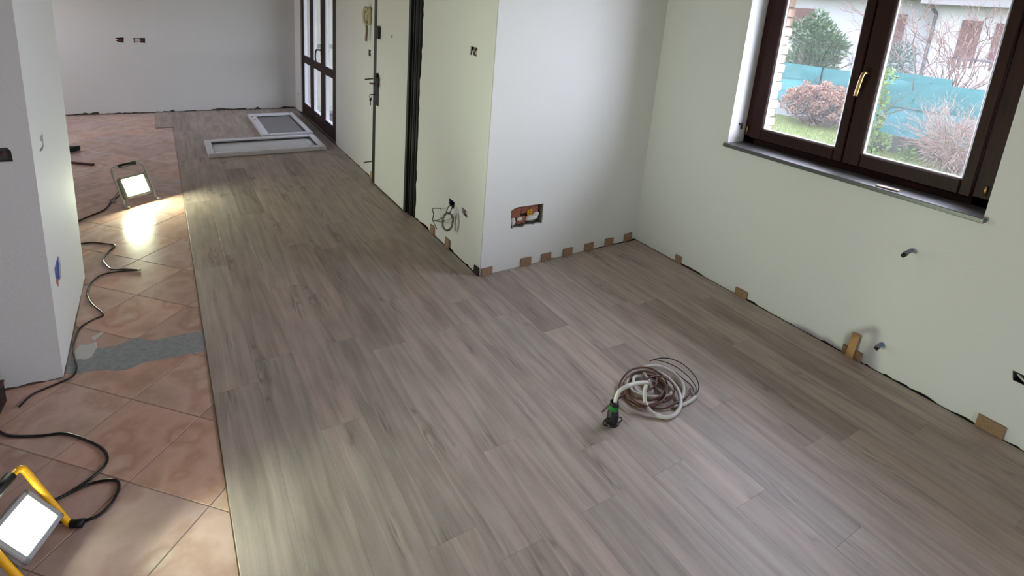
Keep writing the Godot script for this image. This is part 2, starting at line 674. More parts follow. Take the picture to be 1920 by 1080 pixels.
# (s, y) outlines of the broken-out boxes
var hole_switch := v2([-3.254, 1.455, -3.236, 1.448, -3.222, 1.462, -3.200, 1.452, -3.158, 1.450, -3.154, 1.508, -3.252, 1.508])
var hole_outlet_blue := v2([-3.447, 0.331, -3.360, 0.326, -3.355, 0.379, -3.452, 0.384])
var hole_outlet := v2([-3.248, 0.384, -3.238, 0.350, -3.205, 0.338, -3.155, 0.334, -3.153, 0.380, -3.205, 0.386])
var hole_bell := v2([-5.335, 1.200, -5.268, 1.198, -5.264, 1.262, -5.337, 1.264])
var hole_low := v2([-8.565, 0.235, -8.525, 0.232, -8.522, 0.275, -8.563, 0.278])
var hole_jog := v2([1.972, 0.301, 2.02, 0.305, 2.077, 0.299, 2.10, 0.309, 2.167, 0.302, 2.20, 0.306, 2.241, 0.302, 2.244, 0.355, 2.240, 0.450, 2.151, 0.452, 2.018, 0.455, 1.984, 0.447, 1.962, 0.435, 1.967, 0.376])
var hole_back_a := v2([-0.437, 0.985, -0.42, 0.972, -0.408, 0.962, -0.436, 0.95, -0.41, 0.936, -0.38, 0.928, -0.349, 0.926, -0.344, 0.994])
var hole_back_b := v2([-0.242, 0.991, -0.240, 0.930, -0.19, 0.936, -0.119, 0.926, -0.114, 0.995])
var hole_front := v2([-0.62, 1.084, -0.62, 1.026, -0.519, 1.026, -0.521, 1.07, -0.532, 1.086])
var hole_side := v2([3.143, 1.077, 3.068, 1.075, 3.060, 1.062, 3.10, 1.045, 3.085, 1.03, 3.019, 1.028, 3.03, 1.018, 3.10, 1.012, 3.13, 1.023])
var hole_side_blue := v2([3.117, 0.486, 2.995, 0.478, 2.992, 0.40, 3.03, 0.388, 3.08, 0.378, 3.134, 0.37, 3.161, 0.416, 3.15, 0.46])
var hole_window_wall := v2([-0.590, 0.339, -0.580, 0.301, -0.50, 0.303, -0.495, 0.342])

func build_walls() -> void:
	# wall with the French door and the entrance door
	var jagged := RandomNumberGenerator.new()
	jagged.seed = 3
	var sec := PackedVector2Array([Vector2(-5.035, -0.2), Vector2(-4.062, -0.2)])
	var y := 0.0
	while y < 2.1:
		sec.append(Vector2(-4.058 + jagged.randf_range(-0.006, 0.012) + (0.012 if y > 1.2 and y < 1.75 else 0.0), y))
		y += jagged.randf_range(0.03, 0.08)
	sec.append(Vector2(-4.06, 2.1))
	sec.append(Vector2(-5.035, 2.1))
	var french := square(-8.36, -0.2, -6.50, 2.2)
	wall("wall_doors", Transform3D(TO_DOOR_WALL, Vector3(DOOR_X, 0, 0)), ragged(BACK_Z - 0.02, -2.937, CEIL_Y, -0.002, 0.016, 71), square(BACK_Z - 0.3, -0.1, -2.96, CEIL_Y), [sec, french], [hole_switch, hole_outlet_blue, hole_outlet, hole_bell, hole_low], 0.2)
	# the short wall that juts out
	var jog := Transform3D(Basis(Vector3.UP, deg_to_rad(1.75)), Vector3(DOOR_X + 0.004, 0, -2.934))
	var shift := PackedVector2Array()
	for p in hole_jog:
		shift.append(p - Vector2(DOOR_X + 0.004, 0))
	wall("wall_jog", jog, ragged(0.0, 1.52, CEIL_Y, -0.003, 0.010, 72), square(0.018, -0.1, 1.9, CEIL_Y), [], [shift], 0.3)
	# wall with the window; a second window further along, behind the camera
	wall("wall_window", Transform3D(TO_DOOR_WALL, Vector3(WIN_X, 0, 0)), ragged(-3.02, REAR_Z, CEIL_Y, -0.003, 0.011, 73), square(-3.3, -0.4, REAR_Z + 0.2, CEIL_Y), [square(-2.275, 0.97, -0.85, 2.3), square(0.75, 0.97, 2.15, 2.3)], [hole_window_wall], 0.465)
	# far wall
	wall("wall_back", Transform3D(Basis(), Vector3(0, 0, BACK_Z)), ragged(LEFT_X, DOOR_X + 0.02, CEIL_Y, 0.004, 0.035, 74), square(LEFT_X - 0.3, -0.1, DOOR_X + 0.2, CEIL_Y), [], [hole_back_a, hole_back_b], 0.3)
	# wall stub on the left: front and side faces
	wall("wall_stub_front", Transform3D(Basis(), Vector3(0, 0, -2.87)), ragged(LEFT_X, PILLAR_X, CEIL_Y, -0.004, 0.010, 75), square(LEFT_X, -0.1, PILLAR_X - 0.02, CEIL_Y), [], [hole_front], 0.40)
	wall("wall_stub_side", Transform3D(TO_PILLAR, Vector3(PILLAR_X, 0, 0)), ragged(2.872, 3.89, CEIL_Y, -0.004, 0.012, 76), square(2.890, -0.1, 3.875, CEIL_Y), [], [hole_side, hole_side_blue], 0.30)
	var far_face := setting("wall_stub_far")
	obj("plaster", box(Vector3(PILLAR_X - LEFT_X - 0.3, CEIL_Y, 0.4), 0.003), M.paint, far_face, Vector3((LEFT_X + PILLAR_X - 0.3) / 2.0, CEIL_Y / 2.0, -3.69))
	# the rest of the room, out of view
	wall("wall_left", Transform3D(TO_PILLAR, Vector3(LEFT_X, 0, 0)), square(-REAR_Z, -0.1, -BACK_Z, CEIL_Y), square(-REAR_Z - 0.3, -0.1, -BACK_Z + 0.3, CEIL_Y), [square(6.85, 0.95, 8.6, 2.3)], [], 0.3)
	wall("wall_rear", Transform3D(Basis(Vector3(-1, 0, 0), Vector3(0, 1, 0), Vector3(0, 0, -1)), Vector3(0, 0, REAR_Z)), square(-WIN_X, -0.1, -LEFT_X, CEIL_Y), square(-WIN_X - 0.3, -0.1, -LEFT_X + 0.2, CEIL_Y), [square(-1.5, 0.02, -0.5, 2.35)], [], 0.3)
	var ceiling := setting("ceiling")
	obj("plaster", box(Vector3(WIN_X - LEFT_X + 1.0, 0.2, REAR_Z - BACK_Z + 1.0), 0.003), mat(Color(0.46, 0.37, 0.30), 0.8), ceiling, Vector3((WIN_X + LEFT_X) / 2.0, CEIL_Y + 0.1, (REAR_Z + BACK_Z) / 2.0))

# ================================================================ the window
func bar(st: SurfaceTool, a: Vector3, b: Vector3, bevel := 0.004) -> void:
	add_box(st, (a + b) / 2.0, (b - a).abs(), bevel)

func barm(a: Vector3, b: Vector3, bevel := 0.004) -> ArrayMesh:
	var st := begin()
	bar(st, a, b, bevel)
	return done(st)

func sash(w: Node3D, z0: float, z1: float, y0: float, y1: float, g0: float, g1: float, gy: float, x: float) -> void:
	var s := Node3D.new()
	s.name = "sash"
	w.add_child(s, true)
	obj("stile", barm(Vector3(x, y0, z0), Vector3(x + 0.06, y1, g0), 0.006), M.brown, s)
	obj("stile", barm(Vector3(x, y0, g1), Vector3(x + 0.06, y1, z1), 0.006), M.brown, s)
	obj("rail", barm(Vector3(x + 0.001, y0, g0), Vector3(x + 0.06, gy, g1), 0.006), M.brown, s)
	obj("rail", barm(Vector3(x + 0.001, y1 - 0.1, g0), Vector3(x + 0.06, y1, g1), 0.006), M.brown, s)
	var bead := begin()
	for q in [[Vector3(x + 0.016, gy, g0), Vector3(x + 0.03, gy + 0.008, g1)], [Vector3(x + 0.016, gy, g0), Vector3(x + 0.03, y1 - 0.1, g0 + 0.008)], [Vector3(x + 0.016, gy, g1 - 0.008), Vector3(x + 0.03, y1 - 0.1, g1)]]:
		bar(bead, q[0], q[1], 0.002)
	obj("glazing_bead", done(bead), M.white_pvc, s)
	obj("pane", barm(Vector3(x + 0.028, gy - 0.01, g0 - 0.01), Vector3(x + 0.032, y1 - 0.09, g1 + 0.01), 0.0005), M.glass, s)

func build_window() -> void:
	var w := setting("window_1", "brown wooden two-sash window with a brass handle")
	var xf := 3.400
	for q in [["jamb", Vector3(xf, 1.0, -2.275), Vector3(xf + 0.06, 2.3, -2.19)], ["jamb", Vector3(xf, 1.0, -0.965), Vector3(xf + 0.06, 2.3, -0.85)], ["bottom_rail", Vector3(xf, 0.995, -2.275), Vector3(xf + 0.06, 1.05, -0.85)], ["top_rail", Vector3(xf, 2.24, -2.275), Vector3(xf + 0.06, 2.3, -0.85)]]:
		obj(q[0], barm(q[1], q[2], 0.004), M.brown, w)
	sash(w, -2.225, -1.607, 1.036, 2.27, -2.144, -1.660, 1.112, 3.385)
	sash(w, -1.600, -0.966, 1.036, 2.27, -1.506, -1.019, 1.114, 3.383)
	obj("meeting_strip", barm(Vector3(3.405, 1.04, -1.625), Vector3(3.44, 2.265, -1.582), 0.003), M.brown, w)
	# handle
	var h := Node3D.new()
	h.name = "window_handle"
	w.add_child(h, true)
	obj("back_plate", barm(Vector3(3.375, 1.535, -1.580), Vector3(3.386, 1.605, -1.550), 0.004), M.brown, h)
	obj("lever", tube(curve([Vector3(3.385, 1.572, -1.565), Vector3(3.345, 1.574, -1.565), Vector3(3.332, 1.56, -1.568), Vector3(3.330, 1.51, -1.574), Vector3(3.334, 1.442, -1.582)], 6), 0.0095, 10), M.brass, h)
	for z in [-2.252, -0.915]:
		var hs := begin(false)
		add_lathe(hs, [Vector2(0, 0), Vector2(0.007, 0.0), Vector2(0.007, 0.044), Vector2(0, 0.048)], 12, Transform3D(Basis(), Vector3(3.392, 1.064, z)))
		obj("hinge", done(hs), M.brass, w)
	var clip := begin()
	add_box(clip, Vector3(3.335, 1.125, -2.268), Vector3(0.03, 0.012, 0.02), 0.003)
	add_box(clip, Vector3(3.345, 1.11, -2.266), Vector3(0.012, 0.04, 0.012), 0.003)
	obj("shutter_strap_bracket", done(clip), M.black, w)
	# painted reveal
	var reveal := setting("trim_1", "white plastered reveal of the window")
	obj("reveal_side", barm(Vector3(WIN_X - 0.0005, 0.985, -2.285), Vector3(3.42, 2.32, -2.2745), 0.0002), M.paint, reveal)
	obj("reveal_side", barm(Vector3(WIN_X - 0.0005, 0.985, -0.8505), Vector3(3.42, 2.32, -0.84), 0.0002), M.paint, reveal)
	obj("reveal_head", barm(Vector3(WIN_X - 0.0005, 2.2995, -2.285), Vector3(3.42, 2.32, -0.84), 0.0002), M.paint, reveal)
	var sill := begin()
	bar(sill, Vector3(3.203, 0.973, -2.288), Vector3(3.50, 0.9975, -0.838), 0.003)
	var so := obj("window_sill", done(sill), M.stone, self)
	so.set_meta("kind", "structure")
	so.set_meta("label", "grey stone window sill with a worn front edge")
	var osill := begin()
	bar(osill, Vector3(3.45, 0.93, -2.32), Vector3(3.78, 0.972, -0.80), 0.004)
	obj("outer_sill", done(osill), M.stone, w)
	# brick lining of the outer reveal
	var b := setting("trim_2", "pale brick lining of the outer window reveal")
	var r := RandomNumberGenerator.new()
	r.seed = 9
	var pale := mat(Color.WHITE, 0.9)
	pale.albedo_texture = noise_tex(noise(0.03, 4, 65), [Color(0.50, 0.40, 0.33), Color(0.62, 0.51, 0.43), Color(0.55, 0.44, 0.36)], 256)
	pale.uv1_triplanar = true
	pale.uv1_scale = Vector3.ONE * 5.0
	obj("mortar_bed", barm(Vector3(3.47, 0.972, -2.34), Vector3(3.69, 2.3, -2.276), 0.001), M.mortar, b)
	for i in 21:
		var z1 := -2.262 + (0.012 if i % 2 == 0 else 0.0) + r.randf_range(-0.002, 0.002)
		obj("brick", barm(Vector3(3.465, 0.976 + i * 0.063, -2.33), Vector3(3.70 + r.randf_range(-0.003, 0.003), 1.030 + i * 0.063, z1), 0.005), pale, b)
	# window behind the camera and the garden door in the rear wall
	var w2 := setting("window_2")
	var st := begin()
	for q in [[Vector3(xf, 0.995, 0.75), Vector3(xf + 0.06, 1.1, 2.15)], [Vector3(xf, 2.2, 0.75), Vector3(xf + 0.06, 2.3, 2.15)], [Vector3(xf, 1.0, 0.75), Vector3(xf + 0.06, 2.3, 0.86)], [Vector3(xf, 1.0, 2.04), Vector3(xf + 0.06, 2.3, 2.15)], [Vector3(xf, 1.0, 1.37), Vector3(xf + 0.06, 2.3, 1.53)]]:
		bar(st, q[0], q[1])
	obj("frame", done(st), M.brown, w2)
	obj("pane", barm(Vector3(xf + 0.03, 1.05, 0.8), Vector3(xf + 0.034, 2.25, 2.1), 0.0005), M.glass, w2)
	var w3 := setting("window_3")
	var s3 := begin()
	for q in [[Vector3(LEFT_X - 0.2, 0.95, -8.6), Vector3(LEFT_X - 0.14, 1.05, -6.85)], [Vector3(LEFT_X - 0.2, 2.2, -8.6), Vector3(LEFT_X - 0.14, 2.3, -6.85)], [Vector3(LEFT_X - 0.2, 0.95, -8.6), Vector3(LEFT_X - 0.14, 2.3, -8.5)], [Vector3(LEFT_X - 0.2, 0.95, -6.95), Vector3(LEFT_X - 0.14, 2.3, -6.85)], [Vector3(LEFT_X - 0.2, 0.95, -7.8), Vector3(LEFT_X - 0.14, 2.3, -7.65)]]:
		bar(s3, q[0], q[1])
	obj("frame", done(s3), M.brown, w3)
	obj("pane", barm(Vector3(LEFT_X - 0.172, 1.0, -8.55), Vector3(LEFT_X - 0.168, 2.25, -6.9), 0.0005), M.glass, w3)
	var d3 := setting("door_3")
	var sd := begin()
	for x in [0.5, 1.0, 1.5]:
		bar(sd, Vector3(x - 0.06, 0.0, REAR_Z + 0.08), Vector3(x + 0.06, 2.35, REAR_Z + 0.14))
	bar(sd, Vector3(0.5, 0.0, REAR_Z + 0.08), Vector3(1.5, 0.12, REAR_Z + 0.14))
	bar(sd, Vector3(0.5, 2.25, REAR_Z + 0.08), Vector3(1.5, 2.35, REAR_Z + 0.14))
	obj("frame", done(sd), M.brown, d3)
	obj("pane", barm(Vector3(0.5, 0.1, REAR_Z + 0.108), Vector3(1.5, 2.27, REAR_Z + 0.112), 0.0005), M.glass, d3)

# ================================================================ French door
func build_french_door() -> void:
	var d := setting("door_1", "brown wooden French door with three glazed leaves")
	var x := 1.765
	obj("jamb", barm(Vector3(x, 0, -8.36), Vector3(x + 0.07, 2.2, -8.325)), M.brown, d)
	obj("jamb", barm(Vector3(x - 0.004, 0, -6.60), Vector3(x + 0.07, 2.2, -6.50)), M.brown, d)
	obj("head", barm(Vector3(x, 2.13, -8.36), Vector3(x + 0.07, 2.2, -6.50)), M.brown, d)
	obj("threshold", barm(Vector3(x - 0.01, -0.02, -8.36), Vector3(x + 0.1, 0.012, -6.50)), M.stone, d)
	for l in [[-8.322, -8.257, -7.876, -7.787], [-7.783, -7.694, -7.299, -7.192], [-7.188, -7.08, -6.723, -6.603]]:
		var leaf := Node3D.new()
		leaf.name = "door_leaf"
		d.add_child(leaf, true)
		obj("stile", barm(Vector3(x, 0.012, l[0]), Vector3(x + 0.055, 2.13, l[1])), M.brown, leaf)
		obj("stile", barm(Vector3(x, 0.012, l[2]), Vector3(x + 0.055, 2.13, l[3])), M.brown, leaf)
		obj("bottom_rail", barm(Vector3(x + 0.001, 0.012, l[1]), Vector3(x + 0.055, 0.172, l[2])), M.brown, leaf)
		obj("mid_rail", barm(Vector3(x + 0.001, 0.757, l[1]), Vector3(x + 0.055, 0.862, l[2])), M.brown, leaf)
		obj("top_rail", barm(Vector3(x + 0.001, 2.03, l[1]), Vector3(x + 0.055, 2.13, l[2])), M.brown, leaf)
		for q in [[0.172, 0.757], [0.862, 2.03]]:
			var bd := begin()
			bar(bd, Vector3(x + 0.006, q[0], l[1]), Vector3(x + 0.054, q[1], l[1] + 0.004), 0.001)
			bar(bd, Vector3(x + 0.006, q[0], l[1]), Vector3(x + 0.054, q[0] + 0.005, l[2]), 0.001)
			obj("glazing_bead", done(bd), M.white_pvc, leaf)
		obj("pane", barm(Vector3(x + 0.026, 0.165, l[1] - 0.008), Vector3(x + 0.030, 0.765, l[2] + 0.008), 0.0005), M.glass, leaf)
		obj("pane", barm(Vector3(x + 0.026, 0.855, l[1] - 0.008), Vector3(x + 0.030, 2.04, l[2] + 0.008), 0.0005), M.glass, leaf)
	var h := Node3D.new()
	h.name = "door_handle"
	d.add_child(h, true)
	obj("lever", tube(curve([Vector3(x, 1.04, -7.255), Vector3(x - 0.045, 1.045, -7.26), Vector3(x - 0.055, 1.04, -7.29), Vector3(x - 0.05, 1.0, -7.345), Vector3(x - 0.05, 0.945, -7.36), Vector3(x - 0.05, 0.90, -7.34)], 6), 0.010, 8), M.black, h)
	obj("back_plate", barm(Vector3(x - 0.008, 0.98, -7.275), Vector3(x, 1.12, -7.235)), M.black, h)
	# light reveal of the opening and an open shutter outside
	var rev := setting("trim_3", "plastered reveal of the French door")
	obj("reveal_side", barm(Vector3(x + 0.07, 0, -8.37), Vector3(1.944, 2.2, -8.358), 0.0002), M.paint, rev)
	obj("reveal_side", barm(Vector3(x + 0.07, 0, -6.502), Vector3(1.944, 2.2, -6.49), 0.0002), M.paint, rev)
	var s := thing("shutter", "cream shutter leaf standing open outside the French door", "shutter", Vector3(1.97, 0.0, -8.37))
	var cream := mat(Color(0.93, 0.92, 0.83), 0.6)
	obj("panel", barm(Vector3(0, 1.0, -0.02), Vector3(0.7, 2.1, 0.02)), cream, s)
	obj("panel", barm(Vector3(0, 0.02, -0.02), Vector3(0.7, 0.97, 0.02)), cream, s)
	obj("cross_bar", barm(Vector3(0, 0.955, -0.03), Vector3(0.7, 1.015, 0.03)), M.steel, s)
	var st := begin()
	bar(st, Vector3(0.145, 1.10, 0.02), Vector3(0.165, 1.19, 0.035))
	bar(st, Vector3(0.14, 1.13, 0.02), Vector3(0.17, 1.15, 0.045))
	obj("latch", done(st), M.black, s)

# ================================================================ entrance door
func build_security_door() -> void:
	var d := setting("door_2", "white steel entrance door in a black frame")
	var x := 1.700
	# steel frame: stepped posts on the hinge side, thin on the lock side
	var st := begin()
	bar(st, Vector3(1.722, -0.01, -4.165), Vector3(1.80, 2.1, -4.108), 0.003)
	bar(st, Vector3(1.734, -0.01, -4.112), Vector3(1.80, 2.1, -4.064), 0.003)
	bar(st, Vector3(1.712, 0.0, -4.150), Vector3(1.74, 2.1, -4.138), 0.002)
	bar(st, Vector3(1.724, -0.01, -4.100), Vector3(1.74, 2.1, -4.088), 0.003)
	bar(st, Vector3(1.724, -0.01, -5.036), Vector3(1.80, 2.1, -5.0), 0.003)
	bar(st, Vector3(1.72, 2.08, -5.036), Vector3(1.80, 2.1, -4.06), 0.003)
	obj("steel_frame", done(st), M.dark_steel, d)
	var leaf := Node3D.new()
	leaf.name = "door_leaf"
	d.add_child(leaf, true)
	obj("white_panel", barm(Vector3(x, 0.012, -4.966), Vector3(x + 0.012, 2.075, -4.213), 0.001), M.door_white, leaf)
	var e := begin()
	bar(e, Vector3(x - 0.001, 0.006, -5.045), Vector3(x + 0.06, 2.08, -4.965), 0.002)
	bar(e, Vector3(x - 0.001, 0.006, -4.214), Vector3(x + 0.06, 2.08, -4.172), 0.002)
	bar(e, Vector3(x, 0.004, -5.04), Vector3(x + 0.06, 0.0125, -4.175), 0.001)
	bar(e, Vector3(x + 0.012, 0.01, -5.0), Vector3(x + 0.058, 2.07, -4.19), 0.001)
	obj("steel_edge", done(e), M.dark_steel, leaf)
	# locks
	obj("upper_lock", barm(Vector3(x - 0.022, 1.40, -4.955), Vector3(x, 1.51, -4.865), 0.006), M.black, leaf)
	obj("lock_plate", barm(Vector3(x - 0.008, 0.785, -4.965), Vector3(x, 1.075, -4.885), 0.003), M.dark_steel, leaf)
	var kn := begin(false)
	add_lathe(kn, [Vector2(0, 0), Vector2(0.016, 0), Vector2(0.018, 0.015), Vector2(0.014, 0.022), Vector2(0, 0.024)], 14, Transform3D(Basis(Vector3(0, 0, 1), PI / 2), Vector3(x - 0.005, 1.073, -4.915)))
	obj("turn_knob", done(kn), M.black, leaf)
	obj("lock_case", barm(Vector3(x - 0.022, 0.965, -4.92), Vector3(x - 0.004, 1.055, -4.865), 0.005), M.black, leaf)
	obj("lever", tube(curve([Vector3(x - 0.004, 0.985, -4.965), Vector3(x - 0.045, 0.985, -4.968), Vector3(x - 0.052, 0.985, -4.985)], 5), 0.009, 10), mat(Color(0.62, 0.50, 0.46), 0.3, 0.8), leaf)
	var k := begin(false)
	add_lathe(k, [Vector2(0, 0), Vector2(0.0045, 0), Vector2(0.0045, 0.055), Vector2(0, 0.055)], 10, Transform3D(Basis(Vector3(0, 0, 1), PI / 2), Vector3(x - 0.004, 0.885, -4.95)))
	obj("key_shaft", done(k), M.dark_steel, leaf)
	obj("peephole", barm(Vector3(x - 0.004, 1.437, -4.592), Vector3(x, 1.462, -4.574), 0.003), M.grey_cable, leaf)
	# bunch of keys on the lock
	var keys := thing("key_ring", "small ring with a key hanging from the entrance door lock", "keys", Vector3(x - 0.05, 0.885, -4.95))
	var ring := PackedVector3Array()
	for i in 16:
		var a := TAU * i / 16.0
		ring.append(Vector3(-0.006 + cos(a) * 0.012, -0.016 + sin(a) * 0.016, 0.0))
	obj("ring", tube(ring, 0.0022, 6, true), M.dark_steel, keys)
	var kb := begin()
	add_box(kb, Vector3(-0.006, -0.045, 0), Vector3(0.022, 0.026, 0.004), 0.002)
	add_box(kb, Vector3(-0.006, -0.078, 0), Vector3(0.008, 0.046, 0.003), 0.001)
	obj("key", done(kb), M.dark_steel, keys)
	# fixing rods of the frame, still sticking out of the plaster
	for q in [[0.995, "upper"], [0.165, "lower"]]:
		var rod := thing("fixing_rod", "short black rod sticking out of the wall left of the entrance door, %s" % ("lock height" if q[1] == "upper" else "floor height"), "rod", Vector3(DOOR_X, q[0], -5.19), 0.0, "fixing rods beside the entrance door")
		obj("sleeve", tube(PackedVector3Array([Vector3(0.01, 0, 0), Vector3(-0.028, -0.002, 0)]), 0.007, 10), M.grey_cable, rod)
		obj("rod", tube(PackedVector3Array([Vector3(-0.02, -0.001, 0), Vector3(-0.08, -0.005, 0)]), 0.0055, 10), M.black, rod)

# ================================================================ broken-out boxes
func to_door(s: float, y: float, deep := 0.0) -> Vector3:
	return Vector3(DOOR_X + deep, y, s)

func build_recesses() -> void:
	# a thin shell inside the hole, a few wires and lumps of plaster
	var t: Node3D
	t = thing("switch_box", "open switch box with wires high on the wall between entrance door and corner", "electrical box", to_door(-3.205, 1.48, 0.03))
	shell(t, Vector3(0.045, 0.056, 0.098), M.black, Vector3.RIGHT)
	obj("wire", tube(curve([Vector3(0.01, 0.02, -0.01), Vector3(-0.026, 0.0, -0.012), Vector3(-0.022, -0.024, -0.02)], 5), 0.006, 6), M.hose, t)
	obj("wire", tube(curve([Vector3(0.01, 0.015, 0.0), Vector3(-0.02, 0.012, 0.012), Vector3(-0.02, -0.02, 0.010)], 5), 0.004, 6), M.brown_wire, t)
	obj("wire", tube(curve([Vector3(0.01, 0.02, 0.02), Vector3(-0.026, 0.0, 0.034), Vector3(-0.018, -0.022, 0.03)], 5), 0.007, 6), M.hose, t)
	t = thing("socket_box", "dark blue socket box low on the wall with the grey cable coil hanging out", "electrical box", to_door(-3.404, 0.355, 0.03))
	shell(t, Vector3(0.045, 0.052, 0.09), M.blue_box, Vector3.RIGHT)
	t = thing("socket_box", "half plastered socket box low on the wall right of the hanging cable coil", "electrical box", to_door(-3.20, 0.362, 0.03))
	shell(t, Vector3(0.045, 0.048, 0.092), M.black, Vector3.RIGHT)
	obj("plaster_lump", lump(0.028, 41, Vector3(0.6, 0.8, 0.9)), M.plaster, t, Vector3(-0.004, -0.004, 0.008))
	t = thing("socket_box", "small open box under the intercom left of the entrance door", "electrical box", to_door(-5.30, 1.232, 0.03))
	shell(t, Vector3(0.045, 0.062, 0.068), M.black, Vector3.RIGHT)
	obj("plaster_lump", lump(0.018, 42, Vector3(0.6, 0.9, 0.7)), M.plaster, t, Vector3(-0.012, 0.002, 0.004))
	t = thing("socket_box", "tiny dark socket hole low in the far corner beside the French door", "electrical box", to_door(-8.543, 0.255, 0.03))
	shell(t, Vector3(0.045, 0.044, 0.04), M.black, Vector3.RIGHT)
	obj("wire", tube(curve([Vector3(0.01, 0.01, 0), Vector3(-0.02, 0.004, 0.004), Vector3(-0.014, -0.016, 0.0)], 4), 0.003, 6), M.brown_wire, t)
	# large recess in the jutting wall
	t = thing("junction_recess", "large broken-out junction recess showing brick and a yellow clip in the jutting wall", "wall recess", Vector3(2.10, 0.377, -2.978), deg_to_rad(1.75))
	shell(t, Vector3(0.272, 0.152, 0.05), M.raw, Vector3.BACK)
	for q in [[-0.085, 0.025, 0.095, 0.07], [0.0, 0.04, 0.07, 0.06], [0.075, 0.02, 0.08, 0.075], [-0.03, -0.035, 0.08, 0.055], [-0.11, -0.045, 0.045, 0.05]]:
		obj("brick", barm(Vector3(q[0] - q[2] / 2, q[1] - q[3] / 2, -0.02), Vector3(q[0] + q[2] / 2, q[1] + q[3] / 2, 0.006 + 0.006 * absf(sin(q[0] * 90))), 0.004), M.red_brick, t)
	obj("plaster_lump", lump(0.035, 43, Vector3(0.55, 0.9, 0.4)), M.plaster, t, Vector3(-0.098, -0.035, 0.008))
	obj("plaster_lump", lump(0.05, 44, Vector3(1.1, 0.45, 0.4)), M.plaster, t, Vector3(0.06, -0.03, 0.006))
	obj("plaster_lump", lump(0.03, 45, Vector3(1.0, 0.7, 0.5)), M.plaster, t, Vector3(0.095, -0.012, 0.004))
	obj("plaster_lump", lump(0.02, 46, Vector3(1.1, 0.7, 0.5)), M.plaster, t, Vector3(-0.045, -0.022, 0.012))
	var cl := begin()
	for yy in [0.034, 0.018, 0.002]:
		add_box(cl, Vector3(0.035, yy, 0.016), Vector3(0.036, 0.007, 0.012), 0.002)
	for xx in [0.02, 0.05]:
		add_box(cl, Vector3(xx, 0.018, 0.014), Vector3(0.008, 0.04, 0.012), 0.002)
	obj("clip", done(cl), M.yellow_clip, t)
	# far wall
	t = thing("socket_box", "open box in the far wall, left of the pair", "electrical box", Vector3(-0.39, 0.96, BACK_Z - 0.03), 0.0, "boxes in the far wall")
	shell(t, Vector3(0.10, 0.07, 0.045), M.raw, Vector3.BACK)
	obj("brick_chip", lump(0.028, 47, Vector3(1.0, 0.7, 0.5)), M.red_brick, t, Vector3(0.01, -0.005, 0.0))
	t = thing("socket_box", "half plastered box in the far wall, right of the pair", "electrical box", Vector3(-0.178, 0.96, BACK_Z - 0.03), 0.0, "boxes in the far wall")
	shell(t, Vector3(0.13, 0.072, 0.045), M.raw, Vector3.BACK)
	obj("plaster_lump", lump(0.034, 48, Vector3(1.2, 0.8, 0.5)), M.plaster, t, Vector3(-0.025, 0.002, 0.005))
	obj("brick_chip", lump(0.022, 49, Vector3(1.0, 0.7, 0.5)), M.red_brick, t, Vector3(0.035, 0.0, 0.0))
	# wall stub
	t = thing("switch_box", "open switch box on the grey front face of the left wall stub", "electrical box", Vector3(-0.57, 1.056, -2.90))
	shell(t, Vector3(0.10, 0.06, 0.05), M.raw, Vector3.BACK)
	obj("wire", tube(curve([Vector3(-0.02, 0.024, -0.01), Vector3(-0.01, 0.01, 0.02), Vector3(-0.018, -0.026, 0.018)], 5), 0.005, 6), M.green, t)
	obj("wire", tube(curve([Vector3(0.02, 0.02, -0.01), Vector3(0.015, 0.0, 0.018), Vector3(0.0, -0.02, 0.014)], 5), 0.004, 6), M.brown_wire, t)
	t = thing("switch_box", "half plastered switch box high on the bright side face of the left wall stub", "electrical box", Vector3(PILLAR_X - 0.03, 1.046, -3.085))
	shell(t, Vector3(0.045, 0.065, 0.13), M.grey_cable, Vector3.LEFT)
	obj("plaster_lump", lump(0.03, 50, Vector3(0.5, 0.8, 1.1)), M.plaster, t, Vector3(0.012, -0.008, 0.02))
	t = thing("socket_box", "bright blue socket box low on the side face of the left wall stub", "electrical box", Vector3(PILLAR_X - 0.03, 0.43, -3.075))
	var bst := begin()
	add_plate(bst, hole_side_blue.duplicate(), 0.03)
	var bb := obj("box", done(bst), mat(Color(0.09, 0.25, 0.62), 0.45), t)
	bb.basis = TO_PILLAR
	bb.position = Vector3(PILLAR_X - 0.006, 0, 0) - t.position
	obj("plaster_lump", lump(0.034, 51, Vector3(0.3, 0.75, 1.0)), mat(Color(0.66, 0.50, 0.42), 0.9), t, Vector3(0.022, -0.046, 0.045))
	t = thing("socket_box", "black rimmed socket box in the window wall cut by the right edge", "electrical box", Vector3(WIN_X + 0.025, 0.321, -0.543))
	shell(t, Vector3(0.04, 0.04, 0.095), M.black, Vector3.RIGHT)
	obj("wire", tube(curve([Vector3(0.0, 0.012, -0.035), Vector3(-0.022, 0.008, -0.02), Vector3(-0.022, -0.008, 0.01), Vector3(-0.01, -0.012, 0.035)], 5), 0.006, 6), M.hose, t)
	obj("rim", tube(PackedVector3Array([Vector3(-0.026, 0.019, -0.045), Vector3(-0.026, 0.019, 0.045), Vector3(-0.026, -0.019, 0.043), Vector3(-0.026, -0.019, -0.035)]), 0.0035, 6, true), M.black, t)

